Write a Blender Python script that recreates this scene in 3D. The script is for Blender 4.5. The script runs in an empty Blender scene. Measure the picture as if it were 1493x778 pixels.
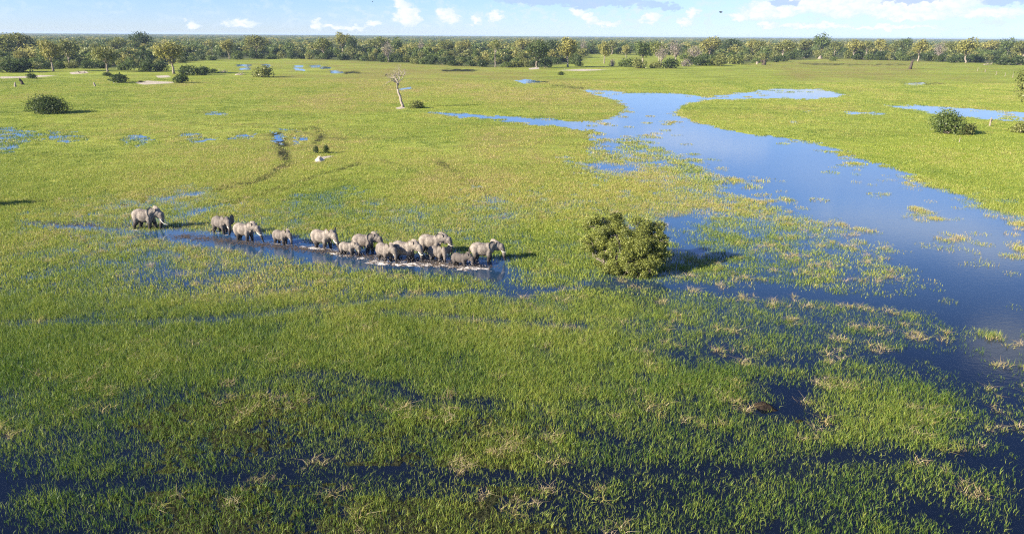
import bpy, math, random
import numpy as np
from mathutils import Matrix, Vector, Euler

R = math.radians
scene = bpy.context.scene
C = scene.collection
rng = np.random.default_rng(7)
random.seed(7)

# ------------------------------------------------------------------ camera
F_PX, CX, CY = 1066.0, 746.5, 389.0
CAM_H = 24.0
PITCH, ROLL = R(17.55), R(0.35)
cam_rot = Matrix.Rotation(math.pi / 2 - PITCH, 3, 'X') @ Matrix.Rotation(ROLL, 3, 'Z')
cam_data = bpy.data.cameras.new('camera')
cam_data.sensor_width = 36.0
cam_data.lens = F_PX / 1493.0 * 36.0
cam_data.clip_start = 0.5
cam_data.clip_end = 80000.0
cam = bpy.data.objects.new('camera', cam_data)
C.objects.link(cam)
cam.matrix_world = Matrix.Translation((0, 0, CAM_H)) @ cam_rot.to_4x4()
scene.camera = cam
RM = np.array(cam_rot)


def ray(px, py):
    d = np.array([(px - CX) / F_PX, -(py - CY) / F_PX, -1.0])
    return RM @ d


def at(px, py, z=0.0):
    """where the sight line through a photograph pixel meets the level z"""
    d = ray(px, py)
    t = (z - CAM_H) / d[2]
    return Vector((d[0] * t, d[1] * t, z))


def mpp(px, py):
    """metres per photograph pixel for something standing at that ground point"""
    d = ray(px, py)
    return (-CAM_H / d[2]) / F_PX


def proj(x, y):
    w = np.stack([x, y, np.full_like(x, -CAM_H)], -1) @ RM
    zc = np.maximum(-w[..., 2], 1e-3)
    return CX + F_PX * w[..., 0] / zc, CY - F_PX * w[..., 1] / zc


# ------------------------------------------------------------------ light
SUN_EL, SUN_AZ = R(23.5), R(25)          # light travels to +X, turned a little towards +Y
light_dir = Vector((math.cos(SUN_EL) * math.cos(SUN_AZ), math.cos(SUN_EL) * math.sin(SUN_AZ), -math.sin(SUN_EL)))
sun = bpy.data.lights.new('sun', 'SUN')
sun.energy = 5.0
sun.angle = R(0.53)
sun.color = (1.0, 0.90, 0.74)
so = bpy.data.objects.new('sun', sun)
so.rotation_euler = light_dir.to_track_quat('-Z', 'Y').to_euler()
C.objects.link(so)

scene.view_settings.view_transform = 'Standard'
scene.view_settings.look = 'None'
scene.view_settings.exposure = 1.55
scene.view_settings.gamma = 1.0
scene.view_settings.use_curve_mapping = False
try:
    scene.cycles.use_denoising = False
    scene.cycles.filter_width = 1.2
    scene.cycles.sample_clamp_direct = 4.0
    scene.cycles.sample_clamp_indirect = 2.0
    scene.cycles.max_bounces = 6
    scene.cycles.diffuse_bounces = 2
    scene.cycles.glossy_bounces = 2
    scene.cycles.transmission_bounces = 3
    scene.cycles.volume_bounces = 0
    scene.cycles.transparent_max_bounces = 6
except Exception:
    pass


# ------------------------------------------------------------------ node helpers
class NT:
    def __init__(self, tree):
        self.t = tree
        self.n = tree.nodes
        self.l = tree.links

    def new(self, kind, **kw):
        nd = self.n.new(kind)
        for k, v in kw.items():
            setattr(nd, k, v)
        return nd

    def put(self, sock, val):
        if isinstance(val, bpy.types.NodeSocket):
            self.l.new(val, sock)
        elif val is not None:
            sock.default_value = val

    def math(self, op, a, b=None, c=None, clamp=False):
        nd = self.new('ShaderNodeMath', operation=op, use_clamp=clamp)
        for i, v in enumerate((a, b, c)):
            self.put(nd.inputs[i], v)
        return nd.outputs[0]

    def vec(self, op, a, b=None):
        nd = self.new('ShaderNodeVectorMath', operation=op)
        self.put(nd.inputs[0], a)
        if b is not None:
            self.put(nd.inputs[1], b)
        return nd.outputs['Value'] if op in ('DOT_PRODUCT', 'LENGTH') else nd.outputs[0]

    def mix(self, f, a, b):
        nd = self.new('ShaderNodeMix', data_type='RGBA')
        self.put(nd.inputs[0], f)
        self.put(nd.inputs[6], a)
        self.put(nd.inputs[7], b)
        return nd.outputs[2]

    def noise(self, vec, scale, detail=3.0, rough=0.55):
        nd = self.new('ShaderNodeTexNoise')
        if vec is not None:
            self.l.new(vec, nd.inputs['Vector'])
        nd.inputs['Scale'].default_value = scale
        nd.inputs['Detail'].default_value = detail
        nd.inputs['Roughness'].default_value = rough
        return nd

    def ramp(self, v, lo, hi, a=0.0, b=1.0, smooth=True):
        nd = self.new('ShaderNodeMapRange', interpolation_type='SMOOTHSTEP' if smooth else 'LINEAR')
        for i, x in enumerate((v, lo, hi, a, b)):
            self.put(nd.inputs[i], x)
        return nd.outputs[0]

    def attr(self, name, kind='GEOMETRY', out='Fac'):
        nd = self.new('ShaderNodeAttribute', attribute_name=name, attribute_type=kind)
        return nd.outputs[out]


def col(r, g, b):
    return (r, g, b, 1.0)


# ------------------------------------------------------------------ sky
world = bpy.data.worlds.new('World')
scene.world = world
world.use_nodes = True
world.node_tree.nodes.clear()
W = NT(world.node_tree)
skyt = W.new('ShaderNodeTexSky', sky_type='NISHITA')
skyt.sun_disc = False
skyt.sun_elevation = SUN_EL
sun_vec = -light_dir
skyt.sun_rotation = math.atan2(sun_vec.x, sun_vec.y)
skyt.altitude = 900
skyt.air_density = 1.0
skyt.dust_density = 0.0
skyt.ozone_density = 4.0
tc = W.new('ShaderNodeTexCoord')
sep = W.new('ShaderNodeSeparateXYZ')
W.l.new(tc.outputs['Generated'], sep.inputs[0])
sx, sy, sz = sep.outputs
az = W.math('ARCTAN2', sx, sy)
el = W.math('ARCSINE', sz)
comb = W.new('ShaderNodeCombineXYZ')
W.put(comb.inputs[0], az)
W.put(comb.inputs[1], el)
ae = comb.outputs[0]
scl = W.vec('MULTIPLY', ae, (1.0, 1.6, 1.0))
n1 = W.noise(scl, 90.0, 6.0, 0.6)
n2 = W.noise(scl, 22.0, 5.0, 0.55)
off = W.vec('SUBTRACT', n1.outputs['Color'], (0.5, 0.5, 0.5))
off = W.vec('MULTIPLY', off, (0.034, 0.020, 0.0))
off2 = W.vec('SUBTRACT', n2.outputs['Color'], (0.5, 0.5, 0.5))
off2 = W.vec('MULTIPLY', off2, (0.03, 0.012, 0.0))
aw = W.vec('ADD', W.vec('ADD', ae, off), off2)


def sky_at(px, py):
    d = ray(px, py)
    return math.atan2(d[0], d[1]), math.asin(d[2] / np.linalg.norm(d))


def blobs(items):
    acc = None
    for px, py, rx, ry in items:
        a, e = sky_at(px, py)
        v = W.vec('SUBTRACT', aw, (a, e, 0))
        v = W.vec('MULTIPLY', v, (F_PX / rx, F_PX / ry, 0))
        m = W.math('SUBTRACT', 1.0, W.vec('DOT_PRODUCT', v, v))
        acc = m if acc is None else W.math('MAXIMUM', acc, m)
    return acc


puffs = blobs([(590, 20, 16, 22), (584, 6, 10, 14), (602, 22, 12, 12), (650, 22, 20, 12), (662, 28, 14, 9),
               (697, 28, 10, 10), (722, 24, 14, 9), (842, 18, 16, 9), (856, 26, 14, 7), (880, 33, 30, 5),
               (950, 28, 16, 8), (1010, 20, 10, 8), (1000, 32, 14, 7), (280, 36, 9, 6), (352, 34, 26, 7),
               (460, 37, 10, 8), (500, 39, 40, 4), (545, 35, 12, 7),
               (1110, 14, 28, 14), (1140, 16, 18, 12), (1175, 6, 30, 14), (1230, 8, 55, 18), (1300, 10, 60, 16),
               (1370, 4, 45, 18), (1390, -12, 60, 24), (1200, -14, 90, 22), (1440, 20, 60, 9), (1330, 24, 60, 7),
               (1120, 36, 14, 9), (1185, 38, 60, 5), (1290, 40, 90, 4), (1080, 24, 20, 8)])
slab = blobs([(800, 1, 90, 7), (880, 5, 80, 7), (960, 9, 26, 5), (770, -2, 60, 6), (980, 14, 16, 3), (1140, 2, 22, 5),
              (1330, 1, 40, 4), (1470, 0, 30, 8)])
puff_m = W.ramp(puffs, -0.15, 0.75)
low = W.math('MULTIPLY', W.ramp(n1.outputs['Fac'], 0.42, 0.62), W.ramp(el, 0.004, 0.012))
low = W.math('MULTIPLY', low, W.ramp(el, 0.062, 0.030))
low = W.math('MULTIPLY', low, W.ramp(n2.outputs['Fac'], 0.40, 0.60))
puff_m = W.math('MAXIMUM', puff_m, W.math('MULTIPLY', low, W.ramp(az, -0.45, 0.15, 0.30, 0.85)))
slab_m = W.ramp(slab, 0.0, 0.6)
# scattered fair-weather cloud over the rest of the sky (the water mirrors it)
inv = W.math('DIVIDE', 1.0, W.math('MAXIMUM', W.math('ADD', sz, 0.06), 0.02))
pl = W.vec('MULTIPLY', tc.outputs['Generated'], (1, 1, 0))
plv = W.new('ShaderNodeVectorMath', operation='SCALE')
W.l.new(pl, plv.inputs[0])
W.l.new(inv, plv.inputs['Scale'])
n3 = W.noise(plv.outputs[0], 0.8, 5.0, 0.55)
high_m = W.ramp(n3.outputs['Fac'], 0.52, 0.74)
high_m = W.math('MULTIPLY', high_m, W.ramp(sz, 0.05, 0.12))
mir = []
for px_, py_, rx, ry in ((985, 203, 70, 14), (1060, 215, 60, 12), (1340, 330, 110, 22), (1230, 318, 60, 14), (1440, 360, 60, 25), (860, 185, 60, 8), (1470, 505, 50, 30)):
    d_ = ray(px_, py_)
    a_, e_ = math.atan2(d_[0], d_[1]), -math.asin(d_[2] / np.linalg.norm(d_))
    v_ = W.vec('SUBTRACT', aw, (a_, e_, 0))
    v_ = W.vec('MULTIPLY', v_, (F_PX / rx, F_PX / ry, 0))
    mir.append(W.math('SUBTRACT', 1.0, W.vec('DOT_PRODUCT', v_, v_)))
soft = mir[0]
for q_ in mir[1:]:
    soft = W.math('MAXIMUM', soft, q_)
high_m = W.math('MAXIMUM', high_m, W.math('MULTIPLY', W.ramp(soft, -0.5, 0.8), 1.6))
# thin veil that whitens the right-hand horizon
veil = W.math('MULTIPLY', W.ramp(az, -0.35, 0.55), W.ramp(sz, 0.42, 0.0))
veil = W.math('MULTIPLY', veil, W.math('ADD', 0.35, W.math('MULTIPLY', n2.outputs['Fac'], 0.5)))
bg_sky = W.new('ShaderNodeBackground')
W.put(bg_sky.inputs['Color'], W.vec('MULTIPLY', skyt.outputs[0], (0.76, 0.88, 1.30)))
bg_sky.inputs['Strength'].default_value = 0.054
bg_cloud = W.new('ShaderNodeBackground')
shade = W.math('MULTIPLY', W.ramp(puffs, 0.1, 1.1), W.ramp(n1.outputs['Fac'], 0.35, 0.6, 0.4, 1.0))
W.put(bg_cloud.inputs['Color'], W.mix(shade, col(0.62, 0.72, 0.88), col(0.86, 0.85, 0.84)))
bg_cloud.inputs['Strength'].default_value = 0.44
bg_slab = W.new('ShaderNodeBackground')
bg_slab.inputs['Color'].default_value = col(0.44, 0.58, 0.82)
bg_slab.inputs['Strength'].default_value = 0.40
bg_veil = W.new('ShaderNodeBackground')
bg_veil.inputs['Color'].default_value = col(0.56, 0.72, 0.95)
bg_veil.inputs['Strength'].default_value = 0.42


def mixsh(f, a, b):
    nd = W.new('ShaderNodeMixShader')
    W.put(nd.inputs[0], f)
    W.l.new(a, nd.inputs[1])
    W.l.new(b, nd.inputs[2])
    return nd.outputs[0]


sh = mixsh(W.math('MULTIPLY', veil, 0.9), bg_sky.outputs[0], bg_veil.outputs[0])
bg_soft = W.new('ShaderNodeBackground')
bg_soft.inputs['Color'].default_value = col(0.66, 0.74, 0.90)
bg_soft.inputs['Strength'].default_value = 0.52
sh = mixsh(W.math('MULTIPLY', high_m, 0.55), sh, bg_soft.outputs[0])
sh = mixsh(W.math('MULTIPLY', puff_m, 0.9), sh, bg_cloud.outputs[0])
sh = mixsh(W.math('MULTIPLY', slab_m, 0.75), sh, bg_slab.outputs[0])
wo = W.new('ShaderNodeOutputWorld')
W.l.new(sh, wo.inputs['Surface'])


# ------------------------------------------------------------------ materials
def new_mat(name):
    m = bpy.data.materials.new(name)
    m.use_nodes = True
    m.node_tree.nodes.clear()
    return m, NT(m.node_tree)


def finish(T, surf, disp=None):
    o = T.new('ShaderNodeOutputMaterial')
    T.l.new(surf, o.inputs['Surface'])


def principled(T, base, rough=0.8, normal=None, spec=0.3, ior=None):
    p = T.new('ShaderNodeBsdfPrincipled')
    T.put(p.inputs['Base Color'], base)
    T.put(p.inputs['Roughness'], rough)
    T.put(p.inputs['Specular IOR Level'], spec)
    if ior:
        p.inputs['IOR'].default_value = ior
    if normal is not None:
        T.l.new(normal, p.inputs['Normal'])
    return p.outputs[0]


def bump(T, h, strength, dist=0.1):
    b = T.new('ShaderNodeBump')
    b.inputs['Strength'].default_value = strength
    b.inputs['Distance'].default_value = dist
    T.l.new(h, b.inputs['Height'])
    return b.outputs[0]


def obj_coord(T):
    return T.new('ShaderNodeTexCoord').outputs['Object']


def geo_pos(T):
    return T.new('ShaderNodeNewGeometry').outputs['Position']


def leafy(T, colour, trans=0.35, gloss=0.02):
    d = T.new('ShaderNodeBsdfDiffuse')
    T.put(d.inputs[0], colour)
    t = T.new('ShaderNodeBsdfTranslucent')
    T.put(t.inputs[0], colour)
    mx = T.new('ShaderNodeMixShader')
    mx.inputs[0].default_value = trans
    T.l.new(d.outputs[0], mx.inputs[1])
    T.l.new(t.outputs[0], mx.inputs[2])
    g = T.new('ShaderNodeBsdfGlossy')
    g.inputs['Roughness'].default_value = 0.45
    m2 = T.new('ShaderNodeMixShader')
    m2.inputs[0].default_value = gloss
    T.l.new(mx.outputs[0], m2.inputs[1])
    T.l.new(g.outputs[0], m2.inputs[2])
    return m2.outputs[0]


def mat_leaf(name, c1, c2, c3=None, trans=0.4):
    m, T = new_mat(name)
    a = T.attr('leaf')
    oi = T.new('ShaderNodeObjectInfo')
    c = T.mix(a, col(*c1), col(*c2))
    if c3:
        c = T.mix(T.math('MULTIPLY', oi.outputs['Random'], 0.7), c, col(*c3))
    finish(T, leafy(T, c, trans))
    return m


def mat_bark(name, c1, c2):
    m, T = new_mat(name)
    p = obj_coord(T)
    n = T.noise(p, 3.0, 4.0)
    c = T.mix(T.ramp(n.outputs['Fac'], 0.35, 0.65), col(*c1), col(*c2))
    finish(T, principled(T, c, 0.9, bump(T, T.noise(p, 9.0).outputs['Fac'], 0.6, 0.08), 0.1))
    return m


M = {}
M['olive'] = mat_leaf('olive_leaves', (0.10, 0.12, 0.03), (0.32, 0.32, 0.10), (0.17, 0.20, 0.05))
M['gold'] = mat_leaf('golden_leaves', (0.17, 0.17, 0.04), (0.44, 0.41, 0.13), (0.26, 0.26, 0.07))
M['green'] = mat_leaf('green_leaves', (0.07, 0.11, 0.024), (0.20, 0.25, 0.065), (0.11, 0.15, 0.04))
M['dark'] = mat_leaf('dark_leaves', (0.035, 0.06, 0.016), (0.11, 0.15, 0.04), (0.06, 0.09, 0.026))
M['grey'] = mat_leaf('grey_twigs', (0.15, 0.125, 0.105), (0.30, 0.25, 0.22), (0.2, 0.17, 0.14), 0.1)
M['bushleaf'] = mat_leaf('bush_leaves', (0.08, 0.10, 0.022), (0.38, 0.41, 0.095))
M['bark'] = mat_bark('pale_bark', (0.33, 0.28, 0.22), (0.18, 0.15, 0.12))
M['deadwood'] = mat_bark('dead_wood', (0.40, 0.34, 0.29), (0.22, 0.185, 0.155))
M['darkwood'] = mat_bark('dark_wood', (0.10, 0.08, 0.06), (0.05, 0.04, 0.03))
M['sand'] = mat_bark('pale_sand', (0.62, 0.54, 0.43), (0.48, 0.41, 0.31))
M['mud'] = mat_bark('dark_mud', (0.028, 0.020, 0.015), (0.014, 0.011, 0.009))

# grass blades: tint 0 = deep green, 0.5 = yellow green, 1 = straw
m, T = new_mat('grass_blades')
tint = T.attr('tint', 'INSTANCER')
bl = T.attr('leaf')
tv = T.math('ADD', tint, T.math('MULTIPLY', T.math('SUBTRACT', bl, 0.5), 0.42), clamp=True)
cr = T.new('ShaderNodeValToRGB')
cr.color_ramp.elements[0].position = 0.0
cr.color_ramp.elements[0].color = col(0.075, 0.15, 0.022)
cr.color_ramp.elements[1].position = 1.0
cr.color_ramp.elements[1].color = col(0.56, 0.45, 0.27)
for p_, c_ in ((0.3, (0.205, 0.275, 0.042)), (0.55, (0.37, 0.405, 0.072)), (0.78, (0.44, 0.34, 0.14))):
    e = cr.color_ramp.elements.new(p_)
    e.color = col(*c_)
T.l.new(tv, cr.inputs[0])
finish(T, leafy(T, cr.outputs[0], 0.4, 0.02))
M['grass'] = m

# elephants: dusty grey-brown hide, darker where wet, with belly shade painted in low down
m, T = new_mat('elephant_hide')
p = obj_coord(T)
sepn = T.new('ShaderNodeSeparateXYZ')
T.l.new(p, sepn.inputs[0])
n = T.noise(p, 2.2, 5.0, 0.6)
nf = T.noise(p, 11.0, 4.0, 0.6)
oi = T.new('ShaderNodeObjectInfo')
dust = T.mix(T.ramp(nf.outputs['Fac'], 0.3, 0.7), col(0.17, 0.145, 0.122), col(0.33, 0.285, 0.24))
dust = T.mix(T.math('MULTIPLY', T.ramp(n.outputs['Fac'], 0.42, 0.60), 0.75), dust, col(0.12, 0.10, 0.085))
dust = T.mix(T.attr('wet', 'OBJECT'), dust, col(0.085, 0.072, 0.066))
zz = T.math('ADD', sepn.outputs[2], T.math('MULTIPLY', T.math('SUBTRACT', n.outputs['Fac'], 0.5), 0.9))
wet_shade = T.ramp(zz, 1.30, 0.75)
wet_shade = T.math('MULTIPLY', wet_shade, T.attr('wet_shade_amt', 'OBJECT'))
c = T.mix(wet_shade, dust, col(0.035, 0.030, 0.028))
rough = T.math('SUBTRACT', 0.85, T.math('MULTIPLY', wet_shade, 0.3))
finish(T, principled(T, c, rough, bump(T, nf.outputs['Fac'], 0.9, 0.07), 0.25))
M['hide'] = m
m, T = new_mat('ivory')
finish(T, principled(T, col(0.78, 0.72, 0.60), 0.4))
M['ivory'] = m
m, T = new_mat('black_hair')
finish(T, principled(T, col(0.02, 0.018, 0.016), 0.7))
M['black'] = m
m, T = new_mat('white_foam')
c = T.mix(T.ramp(T.attr('leaf'), 0.22, 0.6), col(0.10, 0.075, 0.055), col(0.60, 0.56, 0.51))
finish(T, principled(T, c, 0.6))
M['foam'] = m
m, T = new_mat('brown_debris')
p = geo_pos(T)
c = T.mix(T.noise(p, 1.5).outputs['Fac'], col(0.10, 0.072, 0.048), col(0.035, 0.026, 0.02))
finish(T, principled(T, c, 0.8))
M['debris'] = m

# water: mirror-like, faint ripple; dark near, reflected sky brightness painted into the blue beyond
m, T = new_mat('marsh_water')
p = geo_pos(T)
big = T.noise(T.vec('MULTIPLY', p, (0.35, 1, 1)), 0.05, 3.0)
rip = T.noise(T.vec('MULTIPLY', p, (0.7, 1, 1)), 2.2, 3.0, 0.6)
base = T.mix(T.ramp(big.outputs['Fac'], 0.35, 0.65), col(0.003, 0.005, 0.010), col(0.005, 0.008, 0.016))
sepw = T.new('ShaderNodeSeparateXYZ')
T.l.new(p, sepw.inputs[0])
far_sheen = T.ramp(sepw.outputs[1], 45.0, 115.0)
base = T.mix(far_sheen, base, T.mix(big.outputs['Fac'], col(0.024, 0.078, 0.170), col(0.044, 0.112, 0.210)))
finish(T, principled(T, base, 0.07, bump(T, rip.outputs['Fac'], 0.18, 0.03), T.math('ADD', 0.45, T.math('MULTIPLY', far_sheen, 0.35)), 1.33))
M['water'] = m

# ground
m, T = new_mat('meadow_ground')
p = geo_pos(T)
ps = T.vec('MULTIPLY', p, (0.55, 1.0, 1.0))
nA = T.noise(ps, 0.035, 4.0, 0.6).outputs['Fac']
nB = T.noise(ps, 0.35, 4.0, 0.65).outputs['Fac']
nC = T.noise(p, 2.6, 3.0, 0.65).outputs['Fac']
dry = T.attr('dry')
lush = T.attr('lush')
bare = T.attr('bare')
forest = T.attr('forest')
gA = T.mix(T.ramp(nC, 0.3, 0.7), col(0.16, 0.195, 0.036), col(0.31, 0.35, 0.070))
gB = T.mix(T.ramp(nC, 0.3, 0.7), col(0.25, 0.29, 0.048), col(0.39, 0.43, 0.085))
gcol = T.mix(T.ramp(nB, 0.34, 0.66), gA, gB)
gcol = T.mix(T.math('MULTIPLY', T.ramp(nA, 0.40, 0.62), 0.45), gcol, col(0.105, 0.155, 0.020))
nD = T.noise(T.vec('MULTIPLY', p, (0.35, 1.0, 1.0)), 0.075, 5.0, 0.65).outputs['Fac']
gcol = T.mix(T.math('MULTIPLY', T.ramp(nD, 0.50, 0.66), 0.6), gcol, col(0.115, 0.125, 0.032))
gcol = T.mix(T.math('MULTIPLY', T.ramp(nD, 0.46, 0.32), 0.6), gcol, col(0.36, 0.38, 0.06))
gcol = T.mix(lush, gcol, col(0.20, 0.265, 0.018))
dryv = T.math('MULTIPLY', dry, T.ramp(nB, 0.30, 0.55, 0.35, 1.0), clamp=True)
gcol = T.mix(T.math('MULTIPLY', dryv, 0.75), gcol, col(0.22, 0.165, 0.065))
gcol = T.mix(T.ramp(T.attr('trod'), 0.05, 0.8), gcol, T.mix(nC, col(0.014, 0.016, 0.009), col(0.040, 0.042, 0.018)))
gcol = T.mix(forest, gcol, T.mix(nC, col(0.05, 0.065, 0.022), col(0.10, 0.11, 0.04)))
sandc = T.mix(nC, col(0.38, 0.33, 0.25), col(0.52, 0.46, 0.36))
gcol = T.mix(T.ramp(bare, 0.4, 0.6), gcol, sandc)
finish(T, principled(T, gcol, 0.95, bump(T, T.math('ADD', nC, nB), 1.0, 0.25), 0.05))
M['ground'] = m


# ------------------------------------------------------------------ object helpers
def tag(o, label=None, cat=None, group=None, kind=None):
    if label:
        o['label'] = label
    if cat:
        o['category'] = cat
    if group:
        o['group'] = group
    if kind:
        o['kind'] = kind
    return o


def link(o, parent=None):
    C.objects.link(o)
    if parent is not None:
        o.parent = parent
    return o


def empty(name, loc, rz=0.0, s=1.0):
    o = bpy.data.objects.new(name, None)
    o.location = loc
    o.rotation_euler = (0, 0, rz)
    o.scale = (s, s, s)
    o.empty_display_size = 0.5
    return link(o)


class MB:
    """collects triangles and quads, with one random number per piece"""

    def __init__(self):
        self.v, self.f, self.a = [], [], []
        self.n = 0

    def add(self, verts, faces, leaf=None):
        verts = np.asarray(verts, float)
        self.v.append(verts)
        self.f.extend([tuple(int(i) + self.n for i in f) for f in faces])
        self.a.append(np.full(len(verts), 0.5) if leaf is None else np.broadcast_to(leaf, (len(verts),)))
        self.n += len(verts)

    def tube(self, pts, rad, seg=6, cap=True):
        pts = [Vector(p) for p in pts]
        vs, fs = [], []
        ref = Vector((0.31, 0.87, 0.12))
        for i, p in enumerate(pts):
            d = (pts[min(i + 1, len(pts) - 1)] - pts[max(i - 1, 0)])
            if d.length < 1e-6:
                d = Vector((0, 0, 1))
            d.normalize()
            u = d.cross(ref)
            if u.length < 1e-3:
                u = d.cross(Vector((1, 0, 0)))
            u.normalize()
            w = d.cross(u)
            for k in range(seg):
                t = 2 * math.pi * k / seg
                vs.append(p + (u * math.cos(t) + w * math.sin(t)) * rad[i])
        for i in range(len(pts) - 1):
            for k in range(seg):
                a, b = i * seg + k, i * seg + (k + 1) % seg
                fs.append((a, b, b + seg, a + seg))
        if cap:
            fs.append(tuple(range(seg))[::-1])
            fs.append(tuple(range((len(pts) - 1) * seg, len(pts) * seg)))
        self.add([tuple(v) for v in vs], fs)

    def mesh(self, name, mat, smooth=False):
        me = bpy.data.meshes.new(name)
        me.from_pydata(np.concatenate(self.v).tolist(), [], self.f)
        at_ = me.attributes.new('leaf', 'FLOAT', 'POINT')
        at_.data.foreach_set('value', np.concatenate(self.a).astype(np.float32))
        me.materials.append(mat)
        if smooth:
            me.polygons.foreach_set('use_smooth', np.ones(len(me.polygons), bool))
        me.update()
        return me

    def build(self, name, mat, parent=None, smooth=False):
        return link(bpy.data.objects.new(name, self.mesh(name, mat, smooth)), parent)


def quad_mesh(name, V, leaf, mat):
    """V: (n, k, 3) polygons of k corners each, built quickly"""
    n, k = V.shape[:2]
    me = bpy.data.meshes.new(name)
    me.vertices.add(n * k)
    me.vertices.foreach_set('co', V.reshape(-1).astype(np.float32))
    me.loops.add(n * k)
    me.loops.foreach_set('vertex_index', np.arange(n * k, dtype=np.int32))
    me.polygons.add(n)
    me.polygons.foreach_set('loop_start', np.arange(0, n * k, k, dtype=np.int32))
    at_ = me.attributes.new('leaf', 'FLOAT', 'POINT')
    at_.data.foreach_set('value', np.repeat(leaf, k).astype(np.float32))
    me.materials.append(mat)
    me.update(calc_edges=True)
    return me


def unit(v):
    return v / np.maximum(np.linalg.norm(v, axis=-1, keepdims=True), 1e-9)


def leaves(g, clumps, n, size, shell=0.55, flat=0.55):
    """n leaf-shaped quads through the volume of the clumps (cx,cy,cz,rx,ry,rz)"""
    cl = np.array(clumps, float)
    w = cl[:, 3] * cl[:, 4] + cl[:, 4] * cl[:, 5]
    idx = g.choice(len(cl), n, p=w / w.sum())
    d = unit(g.normal(size=(n, 3)))
    r = shell + (1.08 - shell) * g.random((n, 1)) ** 0.6
    lump = 1 + 0.22 * np.sin(d[:, :1] * 5 + idx[:, None]) * np.sin(d[:, 1:2] * 6 + 2 * idx[:, None]) + 0.1 * g.normal(size=(n, 1))
    pos = cl[idx, :3] + d * r * lump * cl[idx, 3:]
    nrm = unit(d * 0.7 + g.normal(size=(n, 3)) * 0.75 + np.array([0, 0, 0.35]))
    u = unit(np.cross(nrm, g.normal(size=(n, 3))))
    v = np.cross(nrm, u)
    s = size * (0.6 + 0.8 * g.random((n, 1)))
    V = np.stack([pos + u * s, pos + v * s * flat + nrm * s * 0.15, pos - u * s, pos - v * s * flat + nrm * s * 0.15], 1)
    ct = g.random(len(cl))
    return V, np.clip(0.55 * g.random(n) + 0.45 * ct[idx], 0, 1)


# ------------------------------------------------------------------ fields over the marsh
def vnoise(x, y, seed):
    xi, yi = np.floor(x).astype(np.int64), np.floor(y).astype(np.int64)
    xf, yf = x - xi, y - yi
    u, v = xf * xf * (3 - 2 * xf), yf * yf * (3 - 2 * yf)

    def h(a, b):
        k = (a * 374761393 + b * 668265263 + seed * 974634777) & 0xFFFFFFFF
        k = ((k ^ (k >> 13)) * 1274126177) & 0xFFFFFFFF
        return ((k ^ (k >> 16)) & 0xFFFF) / 65535.0
    return (h(xi, yi) * (1 - u) + h(xi + 1, yi) * u) * (1 - v) + (h(xi, yi + 1) * (1 - u) + h(xi + 1, yi + 1) * u) * v


def fbm(x, y, seed, octs=4, gain=0.55):
    s, a, t = 0, 1.0, 0
    for i in range(octs):
        s = s + a * vnoise(x * 2 ** i + 17.3 * i, y * 2 ** i - 9.1 * i, seed + i)
        t += a
        a *= gain
    return s / t - 0.5


WATER = [
    [(628, 164), (700, 167), (760, 171), (830, 177), (880, 176), (905, 168), (912, 156), (900, 147), (870, 139), (843, 130),
     (880, 131), (920, 136), (985, 137), (1035, 141), (1080, 136), (1110, 131), (1150, 129), (1195, 130), (1240, 139), (1190, 146),
     (1100, 143), (1050, 145), (1005, 151), (990, 158), (988, 167), (1010, 178), (1060, 190), (1120, 199), (1190, 207),
     (1235, 222), (1280, 240), (1330, 258), (1380, 280), (1430, 306), (1493, 330), (1600, 360), (1600, 600), (1493, 545), (1440, 500),
     (1400, 460), (1350, 415), (1300, 375), (1250, 352), (1190, 325), (1140, 298), (1100, 288), (1062, 282), (1052, 262),
     (1020, 246), (985, 225), (950, 207), (905, 196), (860, 190), (800, 183), (740, 177), (680, 171)],
    [(940, 337), (990, 317), (1062, 296), (1066, 303), (1000, 325), (975, 345), (950, 350)],
    [(845, 238), (930, 243), (940, 248), (870, 246)],
    [(1285, 153), (1340, 154), (1400, 158), (1493, 163), (1600, 168), (1600, 181), (1493, 175), (1430, 172), (1360, 165), (1320, 158)],
    [(746, 118), (764, 116), (780, 118), (790, 120), (762, 121)],
    [(578, 129), (598, 127), (604, 130), (588, 132)],
    [(430, 100), (443, 100), (443, 103), (430, 103)], [(430, 96), (440, 96), (440, 98), (430, 98)], [(455, 95), (465, 95), (465, 98), (455, 98)],
    [(482, 103), (500, 104), (500, 107), (486, 107)], [(470, 98), (480, 98), (480, 100), (470, 100)],
    [(345, 94), (366, 94), (366, 97), (345, 97)], [(350, 99), (367, 100), (366, 102), (350, 102)], [(382, 93), (394, 94), (393, 98), (382, 97)],
    [(1318, 122), (1345, 121), (1345, 124), (1320, 124)],
    [(1172, 157), (1180, 160), (1178, 166), (1174, 165), (1177, 161)],
    [(1238, 164), (1285, 166), (1285, 168), (1240, 167)], [(1150, 176), (1175, 178), (1160, 180)],
    [(868, 197), (920, 196), (900, 202), (870, 201)], [(880, 209), (905, 212), (885, 214)],
    [(305, 165), (328, 165), (328, 167), (305, 167)],
    [(960, 349), (985, 350), (1005, 372), (985, 378), (968, 362)],
]
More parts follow.
